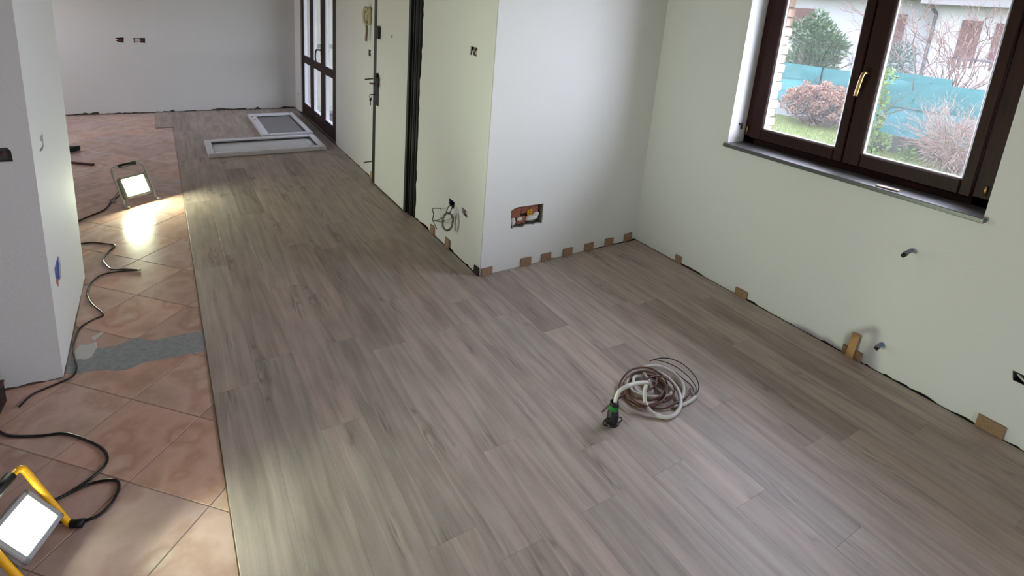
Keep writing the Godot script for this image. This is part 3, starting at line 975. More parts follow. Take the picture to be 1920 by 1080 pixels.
# five inner faces of a box, open towards the room; deep is the direction into the wall
func shell(t: Node3D, size: Vector3, m: Material, axis: Vector3) -> void:
	var h := size / 2.0
	var st := begin()
	var w := 0.002
	var back := -1.0
	if axis == Vector3.RIGHT:
		back = 1.0
	if absf(axis.x) > 0.5:
		bar(st, Vector3(back * (h.x - w), -h.y, -h.z), Vector3(back * h.x, h.y, h.z), 0.0002)
		for s in [-1.0, 1.0]:
			bar(st, Vector3(-h.x, s * (h.y - w), -h.z), Vector3(h.x, s * h.y, h.z), 0.0002)
			bar(st, Vector3(-h.x, -h.y, s * (h.z - w)), Vector3(h.x, h.y, s * h.z), 0.0002)
	else:
		bar(st, Vector3(-h.x, -h.y, -h.z), Vector3(h.x, h.y, -h.z + w), 0.0002)
		for s in [-1.0, 1.0]:
			bar(st, Vector3(-h.x, s * (h.y - w), -h.z), Vector3(h.x, s * h.y, h.z), 0.0002)
			bar(st, Vector3(s * (h.x - w), -h.y, -h.z), Vector3(s * h.x, h.y, h.z), 0.0002)
	obj("box", done(st), m, t)

func lump(radius: float, sd: int, squash := Vector3.ONE, rings := 8) -> ArrayMesh:
	var n := noise(1.4, 3, sd)
	var st := begin(false)
	var at := func(i: int, k: int) -> Vector3:
		var a := PI * i / rings
		var b := TAU * (k % (rings * 2)) / (rings * 2)
		var v := Vector3(sin(a) * cos(b), cos(a), sin(a) * sin(b))
		return v * squash * radius * (1.0 + 0.45 * n.get_noise_3dv(v * 1.3))
	for i in rings:
		for k in rings * 2:
			quad(st, at.call(i, k), at.call(i, k + 1), at.call(i + 1, k + 1), at.call(i + 1, k))
	return done(st)

# ================================================================ things on the walls
func build_wall_things() -> void:
	# intercom
	var t := thing("intercom", "beige wall intercom handset with its short curly cord beside the entrance door", "intercom", Vector3(DOOR_X, 1.50, -5.30))
	obj("base", barm(Vector3(-0.03, -0.005, -0.045), Vector3(0.0, 0.16, 0.045), 0.010), M.beige, t)
	obj("cradle", barm(Vector3(-0.042, 0.10, -0.03), Vector3(-0.02, 0.14, 0.03), 0.008), M.beige, t)
	var hs := begin(false)
	add_tube(hs, curve([Vector3(-0.040, 0.155, 0.0), Vector3(-0.056, 0.135, 0.0), Vector3(-0.062, 0.08, 0.0), Vector3(-0.056, 0.02, 0.0), Vector3(-0.040, 0.0, 0.0)], 5), 0.0155, 12)
	add_lathe(hs, [Vector2(0, 0), Vector2(0.024, 0.0), Vector2(0.027, 0.012), Vector2(0.02, 0.022), Vector2(0, 0.024)], 16, Transform3D(Basis(Vector3(0, 0, 1), PI / 2), Vector3(-0.034, 0.145, 0)))
	add_lathe(hs, [Vector2(0, 0), Vector2(0.022, 0.0), Vector2(0.025, 0.012), Vector2(0.018, 0.022), Vector2(0, 0.024)], 16, Transform3D(Basis(Vector3(0, 0, 1), PI / 2), Vector3(-0.034, 0.01, 0)))
	obj("handset", done(hs), M.beige, t)
	var coil := PackedVector3Array()
	for i in 120:
		var f := i / 119.0
		coil.append(Vector3(-0.035 + cos(i * 0.85) * 0.011, -0.01 - f * 0.15, sin(i * 0.85) * 0.011 + 0.01 * sin(f * 5.0)))
	obj("cord", tube(coil, 0.0032, 5), mat(Color(0.55, 0.46, 0.33), 0.5), t)
	# wires hanging from the blue box
	var c := thing("cable_coil", "grey cable coil with loose dark ends hanging from the blue socket box", "cable", Vector3(1.70, 0.25, -3.36))
	var ro := RandomNumberGenerator.new()
	ro.seed = 17
	var loops := []
	for i in 6 * 14:
		var a := TAU * i / 14.0
		var o := Vector3(ro.randf_range(-0.004, 0.004), ro.randf_range(-0.004, 0.004), ro.randf_range(-0.012, 0.012))
		loops.append(Vector3(-0.005 + cos(a) * 0.036, -0.01 + sin(a) * 0.068, 0.01 * cos(a) + 0.012) + o)
	obj("loops", tube(curve(loops, 3), 0.0034, 6), M.grey_cable, c)
	obj("lead", tube(curve([Vector3(0.055, 0.105, -0.02), Vector3(0.02, 0.10, 0.02), Vector3(0.0, 0.07, 0.03), Vector3(-0.01, 0.052, 0.02)], 5), 0.004, 6), M.blue_box, c)
	obj("loose_end", tube(curve([Vector3(0.06, 0.10, -0.03), Vector3(0.0, 0.10, 0.0), Vector3(0.0, 0.037, -0.036), Vector3(0.0, -0.026, -0.101), Vector3(0.0, -0.07, -0.171), Vector3(0.0, -0.09, -0.22), Vector3(0.0, -0.102, -0.256), Vector3(0.0, -0.049, -0.242), Vector3(0.0, -0.014, -0.265), Vector3(0.0, 0.02, -0.19), Vector3(0.0, 0.04, -0.127)], 4), 0.0032, 6), M.black, c)
	obj("loose_end", tube(curve([Vector3(-0.01, -0.015, -0.03), Vector3(0.0, -0.055, -0.1), Vector3(0.0, -0.095, -0.22), Vector3(0.005, -0.111, -0.256), Vector3(0.005, -0.13, -0.215), Vector3(0.01, -0.151, -0.192)], 4), 0.0030, 6), mat(Color(0.2, 0.19, 0.17), 0.5), c)
	# water stubs
	for q in [[0.718, -1.092, 0.085, "upper grey water pipe stub with black cap sticking out of the wall below the window"], [0.155, -1.111, 0.055, "lower short water pipe stub near the floor beside the timber strip"]]:
		var p := thing("pipe_stub", q[3], "pipe", Vector3(WIN_X, q[0], q[1]), 0.0, "water stubs under the window")
		var L: float = q[2]
		obj("pipe", tube(curve([Vector3(0.02, 0.004, 0), Vector3(-L * 0.4, 0.004, 0.0), Vector3(-L * 0.75, -0.004, -0.002)], 4), 0.0105, 12), mat(Color(0.42, 0.50, 0.62), 0.35), p)
		obj("collar", tube(PackedVector3Array([Vector3(-L * 0.66, -0.002, -0.002), Vector3(-L * 0.82, -0.007, -0.003)]), 0.0125, 12), M.grey_cable, p)
		obj("cap", tube(PackedVector3Array([Vector3(-L * 0.8, -0.006, -0.002), Vector3(-L, -0.012, -0.004)]), 0.0105, 12), M.black, p)

# ================================================================ spacers
func build_spacers() -> void:
	var jog_names := ["spacer at the foot of the white corner, right of the dark one", "second brown spacer from the white corner along the jutting wall", "third brown spacer from the white corner along the jutting wall", "fourth brown spacer from the white corner along the jutting wall", "fifth brown spacer from the white corner along the jutting wall", "sixth brown spacer along the jutting wall, last but one before the inner corner", "brown spacer of the jutting wall standing right in the inner corner"]
	var xs := [1.797, 2.122, 2.305, 2.508, 2.722, 2.932, 3.143]
	for i in 7:
		var h: float = [0.046, 0.052, 0.050, 0.050, 0.050, 0.052, 0.056][i]
		var z: float = -2.934 - (xs[i] - 1.75) * 0.0305 + 0.008
		spacer(Vector3(xs[i], h / 2.0 - 0.004, z), Vector3(0.088, h + 0.008, 0.009), deg_to_rad(1.75 + [2, -3, 1, 0, 2, -2, 3][i]), jog_names[i], M.card, -0.12)
	spacer(Vector3(DOOR_X - 0.008, 0.031, -3.694), Vector3(0.009, 0.07, 0.062), 0.05, "brown spacer under the loose wire ends left of the cable coil", M.card, 0.12)
	spacer(Vector3(DOOR_X - 0.008, 0.030, -3.424), Vector3(0.009, 0.068, 0.07), -0.03, "brown spacer on the floor below the hanging cable coil", M.card, 0.12)
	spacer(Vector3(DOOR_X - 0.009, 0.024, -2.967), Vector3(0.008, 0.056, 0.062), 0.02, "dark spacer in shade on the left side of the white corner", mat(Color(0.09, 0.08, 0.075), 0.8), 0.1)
	spacer(Vector3(DOOR_X - 0.010, 0.028, -5.16), Vector3(0.010, 0.064, 0.05), 0.03, "small pale spacer at the left foot of the entrance door", M.pale_wood, 0.1)
	spacer(Vector3(WIN_X - 0.008, 0.024, -2.515), Vector3(0.009, 0.056, 0.058), 0.0, "brown spacer under the window wall nearest the inner corner", M.card, 0.12)
	spacer(Vector3(WIN_X - 0.009, 0.022, -1.965), Vector3(0.010, 0.052, 0.09), 0.03, "wider brown spacer under the left end of the window", M.card, 0.14)
	spacer(Vector3(WIN_X - 0.009, 0.022, -1.238), Vector3(0.009, 0.054, 0.105), 0.0, "brown spacer half hidden behind the upright timber strip", M.card, 0.08)
	spacer(Vector3(WIN_X - 0.009, 0.028, -0.60), Vector3(0.010, 0.064, 0.105), 0.02, "wide brown spacer at the right edge below the black socket box", M.card, 0.12)
	var t := thing("timber_strip", "upright pale timber strip leaning against the wall under the window", "timber strip", Vector3(WIN_X - 0.022, 0, -1.238))
	obj("strip", box(Vector3(0.012, 0.155, 0.040), 0.0015), M.pale_wood, t, Vector3(0, 0.0755, 0), Vector3(0.05, 0, -0.05))
	var s := thing("sill_offcut", "small pale offcut lying on the front edge of the window sill", "offcut", Vector3(3.245, 0.9978, -1.275), 0.12)
	obj("offcut", box(Vector3(0.034, 0.008, 0.105), 0.0015), mat(Color(0.66, 0.58, 0.50), 0.7), s, Vector3(0, 0.004, 0))

func spacer(at: Vector3, size: Vector3, turn: float, label: String, m: Material, lean: float) -> void:
	var t := thing("spacer", label, "spacer", Vector3(at.x, 0, at.z), turn, "plank spacers along the walls")
	var tilt := Vector3(lean * 0.5, 0, 0) if size.x > size.z else Vector3(0, 0, -lean * 0.5)
	obj("block", box(size, 0.0012), m, t, Vector3(0, size.y / 2.0 + 0.0004, 0), tilt)

# ================================================================ two white sashes on the planks
func build_sashes() -> void:
	var a := thing("window_sash", "white sash with a grey mesh panel lying flat nearest the far wall", "window sash", Vector3(1.302, 0.0, -7.625), 0.0, "white sashes lying by the French door")
	lay_sash(a, 0.592, 1.235, [0.085, 0.062, 0.05, 0.135], "mesh_panel", mat(Color(0.50, 0.49, 0.49), 0.45))
	for q in [[-0.262, -0.42], [-0.255, -0.22]]:
		obj("hinge_cut", barm(Vector3(q[0] - 0.012, 0.0455, q[1] - 0.03), Vector3(q[0] + 0.012, 0.0465, q[1] + 0.03), 0.0003), M.grey_cable, a)
	var b := thing("window_sash", "long white sash with a deep white panel lying flat nearer the camera", "window sash", Vector3(0.984, 0.0, -6.607), 0.0, "white sashes lying by the French door")
	lay_sash(b, 1.195, 0.62, [0.062, 0.068, 0.08, 0.09], "white_panel", mat(Color(0.82, 0.82, 0.82), 0.16))
	obj("inner_bar", barm(Vector3(0.452, 0.012, -0.23), Vector3(0.460, 0.02, 0.225), 0.001), M.white_pvc, b)

# margins: left (-x), right (+x), near (+z), far (-z)
func lay_sash(t: Node3D, w: float, l: float, m: Array, inner: String, im: Material) -> void:
	var x0 := -w / 2
	var x1 := w / 2
	var z0 := -l / 2
	var z1 := l / 2
	obj("frame_member", barm(Vector3(x0, 0.0, z0), Vector3(x0 + m[0], 0.045, z1), 0.006), M.white_pvc, t)
	obj("frame_member", barm(Vector3(x1 - m[1], 0.0, z0), Vector3(x1, 0.045, z1), 0.006), M.white_pvc, t)
	obj("frame_member", barm(Vector3(x0 + m[0], 0.0, z1 - m[2]), Vector3(x1 - m[1], 0.045, z1), 0.006), M.white_pvc, t)
	obj("frame_member", barm(Vector3(x0 + m[0], 0.0, z0), Vector3(x1 - m[1], 0.045, z0 + m[3]), 0.006), M.white_pvc, t)
	var g := begin()
	var y := 0.030
	for q in [[Vector3(x0 + m[0], 0.02, z0 + m[3]), Vector3(x0 + m[0] + 0.006, y, z1 - m[2])], [Vector3(x1 - m[1] - 0.008, 0.02, z0 + m[3]), Vector3(x1 - m[1], y, z1 - m[2])], [Vector3(x0 + m[0], 0.02, z0 + m[3]), Vector3(x1 - m[1], y, z0 + m[3] + 0.012)]]:
		bar(g, q[0], q[1], 0.001)
	obj("gasket", done(g), M.black, t)
	obj(inner, barm(Vector3(x0 + m[0], 0.004, z0 + m[3]), Vector3(x1 - m[1], 0.022 if inner == "mesh_panel" else 0.014, z1 - m[2]), 0.0005), im, t)

# ================================================================ work lamps
# base is the middle between the front feet, width axis to the lamp's own left, facing forward
func work_lamp(t: Node3D, f: Vector3, width: float, height: float, tube_m: Material, grip_m: Material, foot_m: Material, body_m: Material, light_color: Color, power: float, glow: float, tilt: float, beam := 0.0) -> void:
	var w := Vector3.UP.cross(f).normalized()
	var b := Basis(w, Vector3.UP, f)     # local x along the width, z forward
	t.basis = b
	var hw := width / 2.0
	var r := 0.009 if beam == 0.0 else 0.0105
	var top := -height * 0.47            # how far the handle leans back
	# one bent tube: foot, side, handle, side, foot
	for s in [-1.0, 1.0]:
		var leg := curve([Vector3(s * hw, r, 0.035), Vector3(s * hw, r, 0.0), Vector3(s * hw, height * 0.12, -0.012), Vector3(s * hw, height * 0.5, top * 0.5), Vector3(s * hw, height * 0.88, top * 0.9), Vector3(s * hw * 0.93, height * 0.97, top * 0.98), Vector3(s * hw * 0.75, height, top)], 5)
		obj("side_tube", tube(leg, r, 10), tube_m, t)
		var rear := curve([Vector3(s * hw, height * 0.42, top * 0.42), Vector3(s * hw, height * 0.2, top * 0.9), Vector3(s * hw, 0.03, top * 1.25), Vector3(s * hw * 0.96, r, top * 1.3), Vector3(s * hw * 0.7, r, top * 1.3)], 5)
		obj("rear_leg", tube(rear, r, 10), tube_m, t)
		obj("rubber_foot", tube(PackedVector3Array([Vector3(s * hw, r, 0.005), Vector3(s * hw, r, 0.042)]), r * 1.35, 10), foot_m, t)
	obj("handle_bar", tube(PackedVector3Array([Vector3(-hw * 0.76, height, top), Vector3(hw * 0.76, height, top)]), r, 10), tube_m, t)
	obj("grip", tube(PackedVector3Array([Vector3(-hw * 0.55, height, top), Vector3(hw * 0.55, height, top)]), r * 1.7, 12), grip_m, t)
	# head, tilted back
	var head := Node3D.new()
	head.name = "lamp_head"
	t.add_child(head)
	head.position = Vector3(0, height * 0.46, -0.035 if tilt < 0.5 else -0.055)
	head.rotation.x = -tilt
	var hwid := width * 0.84
	var hh := height * 0.60
	obj("housing", barm(Vector3(-hwid / 2, -hh / 2, -0.045), Vector3(hwid / 2, hh / 2, 0.0), 0.010), body_m, head)
	var fins := begin()
	for i in 7:
		var x := -hwid * 0.4 + hwid * 0.8 * i / 6.0
		bar(fins, Vector3(x - 0.003, -hh * 0.42, -0.065), Vector3(x + 0.003, hh * 0.42, -0.044), 0.001)
	obj("cooling_fins", done(fins), M.dark_steel, head)
	var bez := begin()
	for q in [[-hwid / 2, -hh / 2, hwid / 2, -hh / 2 + 0.018], [-hwid / 2, hh / 2 - 0.018, hwid / 2, hh / 2], [-hwid / 2, -hh / 2, -hwid / 2 + 0.018, hh / 2], [hwid / 2 - 0.018, -hh / 2, hwid / 2, hh / 2]]:
		bar(bez, Vector3(q[0], q[1], -0.002), Vector3(q[2], q[3], 0.010), 0.003)
	obj("bezel", done(bez), body_m, head)
	var em := mat(Color(1, 1, 1), 0.4)
	em.emission_enabled = true
	em.emission = light_color
	em.emission_energy_multiplier = glow
	var lw := hwid - 0.034
	var lh := hh - 0.036
	obj("led_panel", barm(Vector3(-lw / 2, -lh / 2, 0.0), Vector3(lw / 2, lh / 2, 0.004), 0.001), em, head)
	var l: Light3D
	if beam > 0.0:
		var sp := SpotLight3D.new()      # a reflector narrows the beam of this one
		sp.spot_angle = beam
		sp.spot_angle_attenuation = 0.6
		sp.spot_range = 14.0
		sp.spot_attenuation = 2.0
		sp.light_size = lh * 0.3
		l = sp
	else:
		var ar := AreaLight3D.new()
		ar.area_size = Vector2(lw, lh)
		ar.area_range = 14.0
		ar.area_attenuation = 2.0
		l = ar
	l.name = "led_light"
	l.light_color = light_color
	l.light_energy = power
	l.shadow_enabled = true
	head.add_child(l)
	l.position = Vector3(0, 0, 0.012)
	l.rotation.y = PI                    # lights shine along -z; the head faces +z

func build_lamps() -> void:
	var a := thing("work_lamp", "lit work lamp with silver tube stand and dark grip standing on the tiles", "work lamp", Vector3(-0.186, -0.0062, -5.145))
	work_lamp(a, Vector3(0.56, 0, 0.83).normalized(), 0.25, 0.30, mat(Color(0.74, 0.74, 0.73), 0.3, 0.35), mat(Color(0.05, 0.08, 0.06), 0.5), mat(Color(0.72, 0.72, 0.70), 0.4), mat(Color(0.62, 0.64, 0.60), 0.35), Color(0.95, 1.0, 0.86), 1.05, 16.0, 0.52)
	var b := thing("work_lamp", "lit work lamp with bright yellow tube stand at the lower left edge", "work lamp", Vector3(-0.392, -0.0062, -1.885))
	work_lamp(b, Vector3(0.90, 0, 0.44).normalized(), 0.20, 0.25, M.yellow, M.black, M.black, mat(Color(0.6, 0.6, 0.6), 0.35), Color(0.93, 1.0, 0.89), 2.5, 16.0, 0.74, 66.0)

# ================================================================ cables on the floor
func build_cables() -> void:
	var t := thing("extension_cable", "thin black cable winding over the tiles around the left wall stub", "cable")
	var p := v3([-0.585, -0.002, -2.72, -0.552, -0.002, -2.785, -0.484, -0.002, -2.82, -0.427, -0.002, -2.848, -0.411, -0.002, -2.908, -0.425, -0.001, -2.996, -0.440, 0.0, -3.088, -0.440, -0.001, -3.185, -0.428, -0.002, -3.286, -0.377, -0.002, -3.349, -0.337, -0.002, -3.371, -0.347, -0.002, -3.416, -0.396, -0.002, -3.53, -0.427, -0.002, -3.658, -0.419, -0.002, -3.79, -0.374, -0.002, -3.886, -0.281, -0.002, -3.898, -0.173, 0.0, -3.866])
	p.append_array(v3([-0.24, -0.002, -3.911, -0.324, -0.002, -3.947, -0.367, -0.002, -4.053, -0.379, -0.002, -4.124, -0.357, -0.002, -4.233, -0.323, -0.001, -4.318, -0.388, -0.002, -4.382, -0.465, -0.002, -4.432, -0.56, -0.002, -4.44, -0.68, -0.002, -4.5, -0.75, -0.002, -4.7]))
	obj("cable", tube(curve(p, 6), 0.0042, 8), M.black_shiny, t)
	t = thing("lamp_cable", "black cable in loops running to the yellow work lamp", "cable")
	p = v3([-0.76, -0.001, -2.72, -0.685, -0.001, -2.669, -0.612, -0.001, -2.564, -0.566, -0.001, -2.525, -0.489, -0.001, -2.488, -0.411, -0.001, -2.461, -0.338, -0.001, -2.388, -0.282, -0.001, -2.311, -0.261, -0.001, -2.249, -0.268, -0.001, -2.205, -0.305, -0.001, -2.162, -0.349, -0.001, -2.133, -0.408, -0.001, -2.107, -0.44, 0.008, -2.095, -0.43, 0.012, -2.09])
	p.append_array(v3([-0.398, 0.008, -2.102, -0.348, 0.0, -2.125, -0.296, -0.001, -2.136, -0.248, -0.001, -2.124, -0.223, -0.001, -2.105, -0.218, -0.001, -2.064, -0.235, -0.001, -2.011, -0.263, -0.001, -1.978, -0.299, -0.001, -1.97, -0.347, 0.002, -1.985, -0.40, 0.01, -2.0, -0.47, 0.06, -1.96]))
	obj("cable", tube(curve(p, 6), 0.0052, 8), M.black_shiny, t)
	t = thing("lamp_cable", "grey cable trailing from the silver work lamp behind the left wall stub", "cable")
	obj("cable", tube(curve(v3([-0.262, 0.10, -5.23, -0.31, 0.06, -5.32, -0.345, 0.004, -5.342, -0.385, -0.001, -5.276, -0.411, -0.001, -5.108, -0.441, -0.001, -5.034, -0.517, -0.001, -4.947, -0.60, -0.001, -4.85, -0.75, -0.001, -4.75]), 6), 0.0048, 8), M.black, t)

# ================================================================ coil and plug on the planks
func build_coil() -> void:
	var p := thing("plug", "black plug with a green ring standing upright on the planks", "plug", Vector3(1.628, 0.0, -1.482))
	obj("flange", lathe([Vector2(0, 0), Vector2(0.030, 0.0), Vector2(0.032, 0.004), Vector2(0.030, 0.010), Vector2(0.024, 0.014), Vector2(0, 0.014)], 28), M.black, p)
	obj("body", lathe([Vector2(0.024, 0.012), Vector2(0.027, 0.03), Vector2(0.026, 0.05), Vector2(0.0225, 0.072), Vector2(0.021, 0.076)], 28), mat(Color(0.10, 0.11, 0.11), 0.45), p)
	obj("green_ring", lathe([Vector2(0.0215, 0.074), Vector2(0.0225, 0.076), Vector2(0.0225, 0.094), Vector2(0.0215, 0.096)], 28), M.green, p)
	obj("cap", lathe([Vector2(0.021, 0.094), Vector2(0.020, 0.112), Vector2(0.016, 0.114), Vector2(0.014, 0.104), Vector2(0.0, 0.104)], 28), M.black, p)
	var ring := PackedVector3Array()
	for i in 24:
		var a := TAU * i / 24.0
		ring.append(Vector3(-0.034 + cos(a) * 0.019, 0.021 + sin(a) * 0.0185, 0.004 + cos(a) * 0.006))
	obj("pull_ring", tube(ring, 0.0028, 8, true), M.black, p)
	var ring2 := PackedVector3Array()
	for i in 24:
		var a := TAU * i / 24.0
		ring2.append(Vector3(0.026 + cos(a) * 0.016, 0.016 + sin(a) * 0.014, 0.014 + cos(a) * 0.004))
	obj("pull_ring", tube(ring2, 0.0026, 8, true), M.black, p)
	obj("rib", barm(Vector3(-0.004, 0.012, 0.022), Vector3(0.004, 0.06, 0.029), 0.002), M.black, p)

	var h := thing("hose_coil", "thick white hose in a loose coil leading into the plug", "hose")
	obj("hose", tube(curve(v3([1.630, 0.100, -1.482, 1.632, 0.135, -1.480, 1.645, 0.168, -1.477, 1.690, 0.180, -1.473, 1.762, 0.160, -1.486, 1.849, 0.12, -1.505, 1.860, 0.098, -1.512, 1.848, 0.075, -1.508, 1.830, 0.05, -1.485, 1.821, 0.035, -1.46, 1.825, 0.02, -1.43, 1.851, 0.012, -1.399, 1.886, 0.010, -1.378, 1.938, 0.012, -1.38, 1.992, 0.018, -1.405, 2.036, 0.026, -1.451, 2.059, 0.033, -1.503, 2.061, 0.040, -1.549, 2.048, 0.042, -1.602, 2.013, 0.042, -1.643, 1.968, 0.036, -1.667, 1.913, 0.03, -1.665, 1.873, 0.026, -1.645, 1.846, 0.022, -1.61, 1.848, 0.018, -1.579, 1.874, 0.012, -1.545, 1.907, 0.009, -1.52, 1.939, 0.008, -1.503, 1.967, 0.008, -1.491]), 6), 0.0092, 10), M.hose, h)
	obj("hose", tube(curve(v3([1.967, 0.008, -1.491, 2.02, 0.008, -1.49, 2.05, 0.010, -1.53, 2.03, 0.012, -1.59, 1.985, 0.02, -1.63, 1.932, 0.028, -1.649, 1.884, 0.034, -1.615, 1.867, 0.026, -1.58, 1.882, 0.014, -1.554, 1.927, 0.018, -1.525]), 6), 0.0086, 10), M.hose, h)
	obj("hose", tube(curve(v3([1.927, 0.018, -1.525, 1.96, 0.028, -1.57, 1.985, 0.034, -1.64, 2.013, 0.034, -1.673, 2.072, 0.032, -1.668, 2.115, 0.028, -1.64, 2.137, 0.024, -1.593, 2.138, 0.020, -1.543, 2.116, 0.016, -1.496, 2.074, 0.012, -1.458, 2.023, 0.009, -1.429, 1.964, 0.009, -1.42, 1.98, 0.009, -1.412, 2.023, 0.009, -1.406, 2.078, 0.009, -1.409, 2.123, 0.010, -1.421, 2.161, 0.012, -1.443]), 6), 0.0082, 10), M.hose, h)

	var w := thing("wire_coil", "brown wire wound in several loops through the white hose", "wire")
	obj("wire", tube(curve(v3([2.138, 0.012, -1.468, 2.104, 0.010, -1.449, 2.054, 0.010, -1.433, 1.979, 0.022, -1.421, 1.914, 0.010, -1.428, 1.869, 0.008, -1.455, 1.828, 0.006, -1.5, 1.8, 0.006, -1.544, 1.792, 0.008, -1.596, 1.807, 0.014, -1.632, 1.851, 0.028, -1.66, 1.918, 0.046, -1.677, 1.978, 0.050, -1.669, 2.021, 0.054, -1.636, 2.04, 0.050, -1.593, 2.036, 0.044, -1.546, 2.013, 0.034, -1.509, 1.973, 0.022, -1.488, 1.923, 0.012, -1.479]), 6), 0.0046, 8), M.brown_wire, w)
	for i in 4:
		var path := []
		var cx: float = [1.905, 1.915, 1.925, 1.898][i]
		var cz: float = [-1.560, -1.552, -1.566, -1.548][i]
		var rx: float = [0.112, 0.104, 0.098, 0.118][i]
		for k in 26:
			var a := TAU * k / 24.0 + i * 1.3
			# longer towards the far right, as the hose lies
			var e := Vector2(cos(a) * rx * 1.06, sin(a) * rx * 0.86).rotated(-0.55)
			path.append(Vector3(cx + e.x, 0.010 + 0.009 * i + 0.012 * (0.5 + 0.5 * sin(a * 1.0 + 0.8)) + 0.003 * sin(a * 3.0 + i), cz + e.y))
		obj("wire", tube(curve(path, 3), 0.0046, 8), M.brown_wire, w)
	obj("wire", tube(curve(v3([1.846, 0.02, -1.578, 1.811, 0.022, -1.578, 1.749, 0.012, -1.578, 1.70, 0.006, -1.572, 1.67, 0.005, -1.566, 1.641, 0.004, -1.556]), 6), 0.0044, 8), M.brown_wire, w)
	obj("wire", tube(curve(v3([1.873, 0.055, -1.575, 1.895, 0.062, -1.575, 1.953, 0.066, -1.574, 2.006, 0.062, -1.565, 2.035, 0.055, -1.534, 2.039, 0.046, -1.497, 2.018, 0.034, -1.469, 1.976, 0.022, -1.453, 1.93, 0.014, -1.458]), 6), 0.0044, 8), M.brown_wire, w)
	obj("wire", tube(curve(v3([1.997, 0.060, -1.573, 1.96, 0.05, -1.536, 1.922, 0.04, -1.532, 1.873, 0.034, -1.533]), 6), 0.0044, 8), M.brown_wire, w)

	var k := thing("loose_wire", "outermost thin dark wire arching beyond the far side of the hose coil", "wire", Vector3.ZERO, 0.0, "thin wires of the coil")
	obj("wire", tube(curve(v3([2.075, 0.045, -1.69, 2.097, 0.044, -1.69, 2.124, 0.044, -1.688, 2.155, 0.045, -1.679, 2.189, 0.048, -1.651, 2.214, 0.046, -1.598, 2.214, 0.040, -1.533, 2.196, 0.032, -1.478, 2.162, 0.026, -1.439, 2.121, 0.022, -1.417]), 6), 0.0026, 7), M.black, k)
	k = thing("loose_wire", "thin greenish brown wire just inside the outermost one on the hose coil", "wire", Vector3.ZERO, 0.0, "thin wires of the coil")
	obj("wire", tube(curve(v3([2.10, 0.042, -1.69, 2.119, 0.04, -1.685, 2.155, 0.038, -1.647, 2.178, 0.036, -1.587, 2.174, 0.034, -1.512, 2.156, 0.030, -1.458, 2.135, 0.024, -1.433, 2.112, 0.022, -1.42]), 6), 0.0026, 7), mat(Color(0.22, 0.20, 0.10), 0.5), k)
	k = thing("loose_wire", "short blue wire lying inside the right side of the hose coil", "wire", Vector3.ZERO, 0.0, "thin wires of the coil")
	obj("wire", tube(curve(v3([2.159, 0.02, -1.582, 2.156, 0.018, -1.538, 2.156, 0.018, -1.494, 2.143, 0.018, -1.459, 2.125, 0.018, -1.438]), 6), 0.0026, 7), mat(Color(0.12, 0.14, 0.30), 0.5), k)

# ================================================================ small things left on the tiles
func build_small_things() -> void:
	var b := thing("tool_case", "small dark case with a green stripe and brown lid at the left edge", "case", Vector3(-0.70, -0.0062, -2.735), -0.08)
	obj("case", barm(Vector3(-0.08, 0.0, -0.06), Vector3(0.06, 0.094, 0.07), 0.004), M.black, b)
	obj("lid", barm(Vector3(-0.082, 0.094, -0.062), Vector3(0.062, 0.106, 0.072), 0.003), mat(Color(0.30, 0.20, 0.17), 0.6), b)
	obj("green_stripe", barm(Vector3(0.022, 0.004, 0.069), Vector3(0.050, 0.088, 0.0715), 0.001), mat(Color(0.12, 0.30, 0.10), 0.4), b)
	var r := thing("metal_bar", "thin dark red bar lying on the tiles beyond the left wall stub", "bar", Vector3(-0.74, -0.0062, -6.48), -0.63)
	var st := begin()
	add_box(st, Vector3(0.0, 0.008, 0.0), Vector3(0.40, 0.020, 0.030), 0.003)
	obj("bar", done(st), mat(Color(0.30, 0.08, 0.065), 0.6), r)
	var w := thing("trowel", "dark pointed trowel blade poking out on the tiles behind the left wall stub", "trowel", Vector3(-0.76, -0.0062, -6.96), 0.35)
	var bl := begin()
	var pts := [Vector3(0.03, 0, 0.02), Vector3(-0.16, 0, 0.075), Vector3(-0.16, 0, -0.075)]
	for q in [[0, 1, 2]]:
		var up := Vector3(0, 0.055, 0)
		var lo := Vector3(0, 0.004, 0)
		var cen := Vector3(-0.09, 0.013, 0)
		out_tri(bl, pts[0] + up, pts[1] + up, pts[2] + up, cen)
		out_tri(bl, pts[0] + lo, pts[1] + lo, pts[2] + lo, cen)
		for i in 3:
			out_quad(bl, pts[i] + up, pts[(i + 1) % 3] + up, pts[(i + 1) % 3] + lo, pts[i] + lo, cen)
	obj("blade", done(bl), mat(Color(0.09, 0.085, 0.10), 0.5), w)
	obj("handle", tube(curve([Vector3(-0.15, 0.02, 0), Vector3(-0.19, 0.05, 0), Vector3(-0.22, 0.05, 0), Vector3(-0.32, 0.045, 0)], 5), 0.012, 10), M.pale_wood, w)

# ================================================================ garden
var G0 := Vector3(11.286, 0, -4.798)
var GU := Vector3(0.3082401, 0, 0.95130859)
var GN := Vector3(0.95130859, 0, -0.3082401)

func g(u: float, y: float, n: float) -> Vector3:
	return G0 + GU * u + GN * n + Vector3(0, y, 0)

func gbox(a: Vector3, b: Vector3, bevel := 0.01) -> ArrayMesh:
	# a box along the fence direction: a and b are (u, y, n)
	var st := begin()
	add_box(st, g((a.x + b.x) / 2, (a.y + b.y) / 2, (a.z + b.z) / 2), (b - a).abs(), bevel, Basis(GU, Vector3.UP, GN))
	return done(st)

func leaf_mesh(l: float, w: float) -> ArrayMesh:
	var st := begin()
	for s in [0.0]:
		var a := Vector3(0, 0, 0)
		var b := Vector3(w / 2, l * 0.45, 0.06 * l)
		var c := Vector3(0, l, 0)
		var d := Vector3(-w / 2, l * 0.45, 0.06 * l)
		tri(st, a, b, c)
		tri(st, a, c, d)
	return done(st)

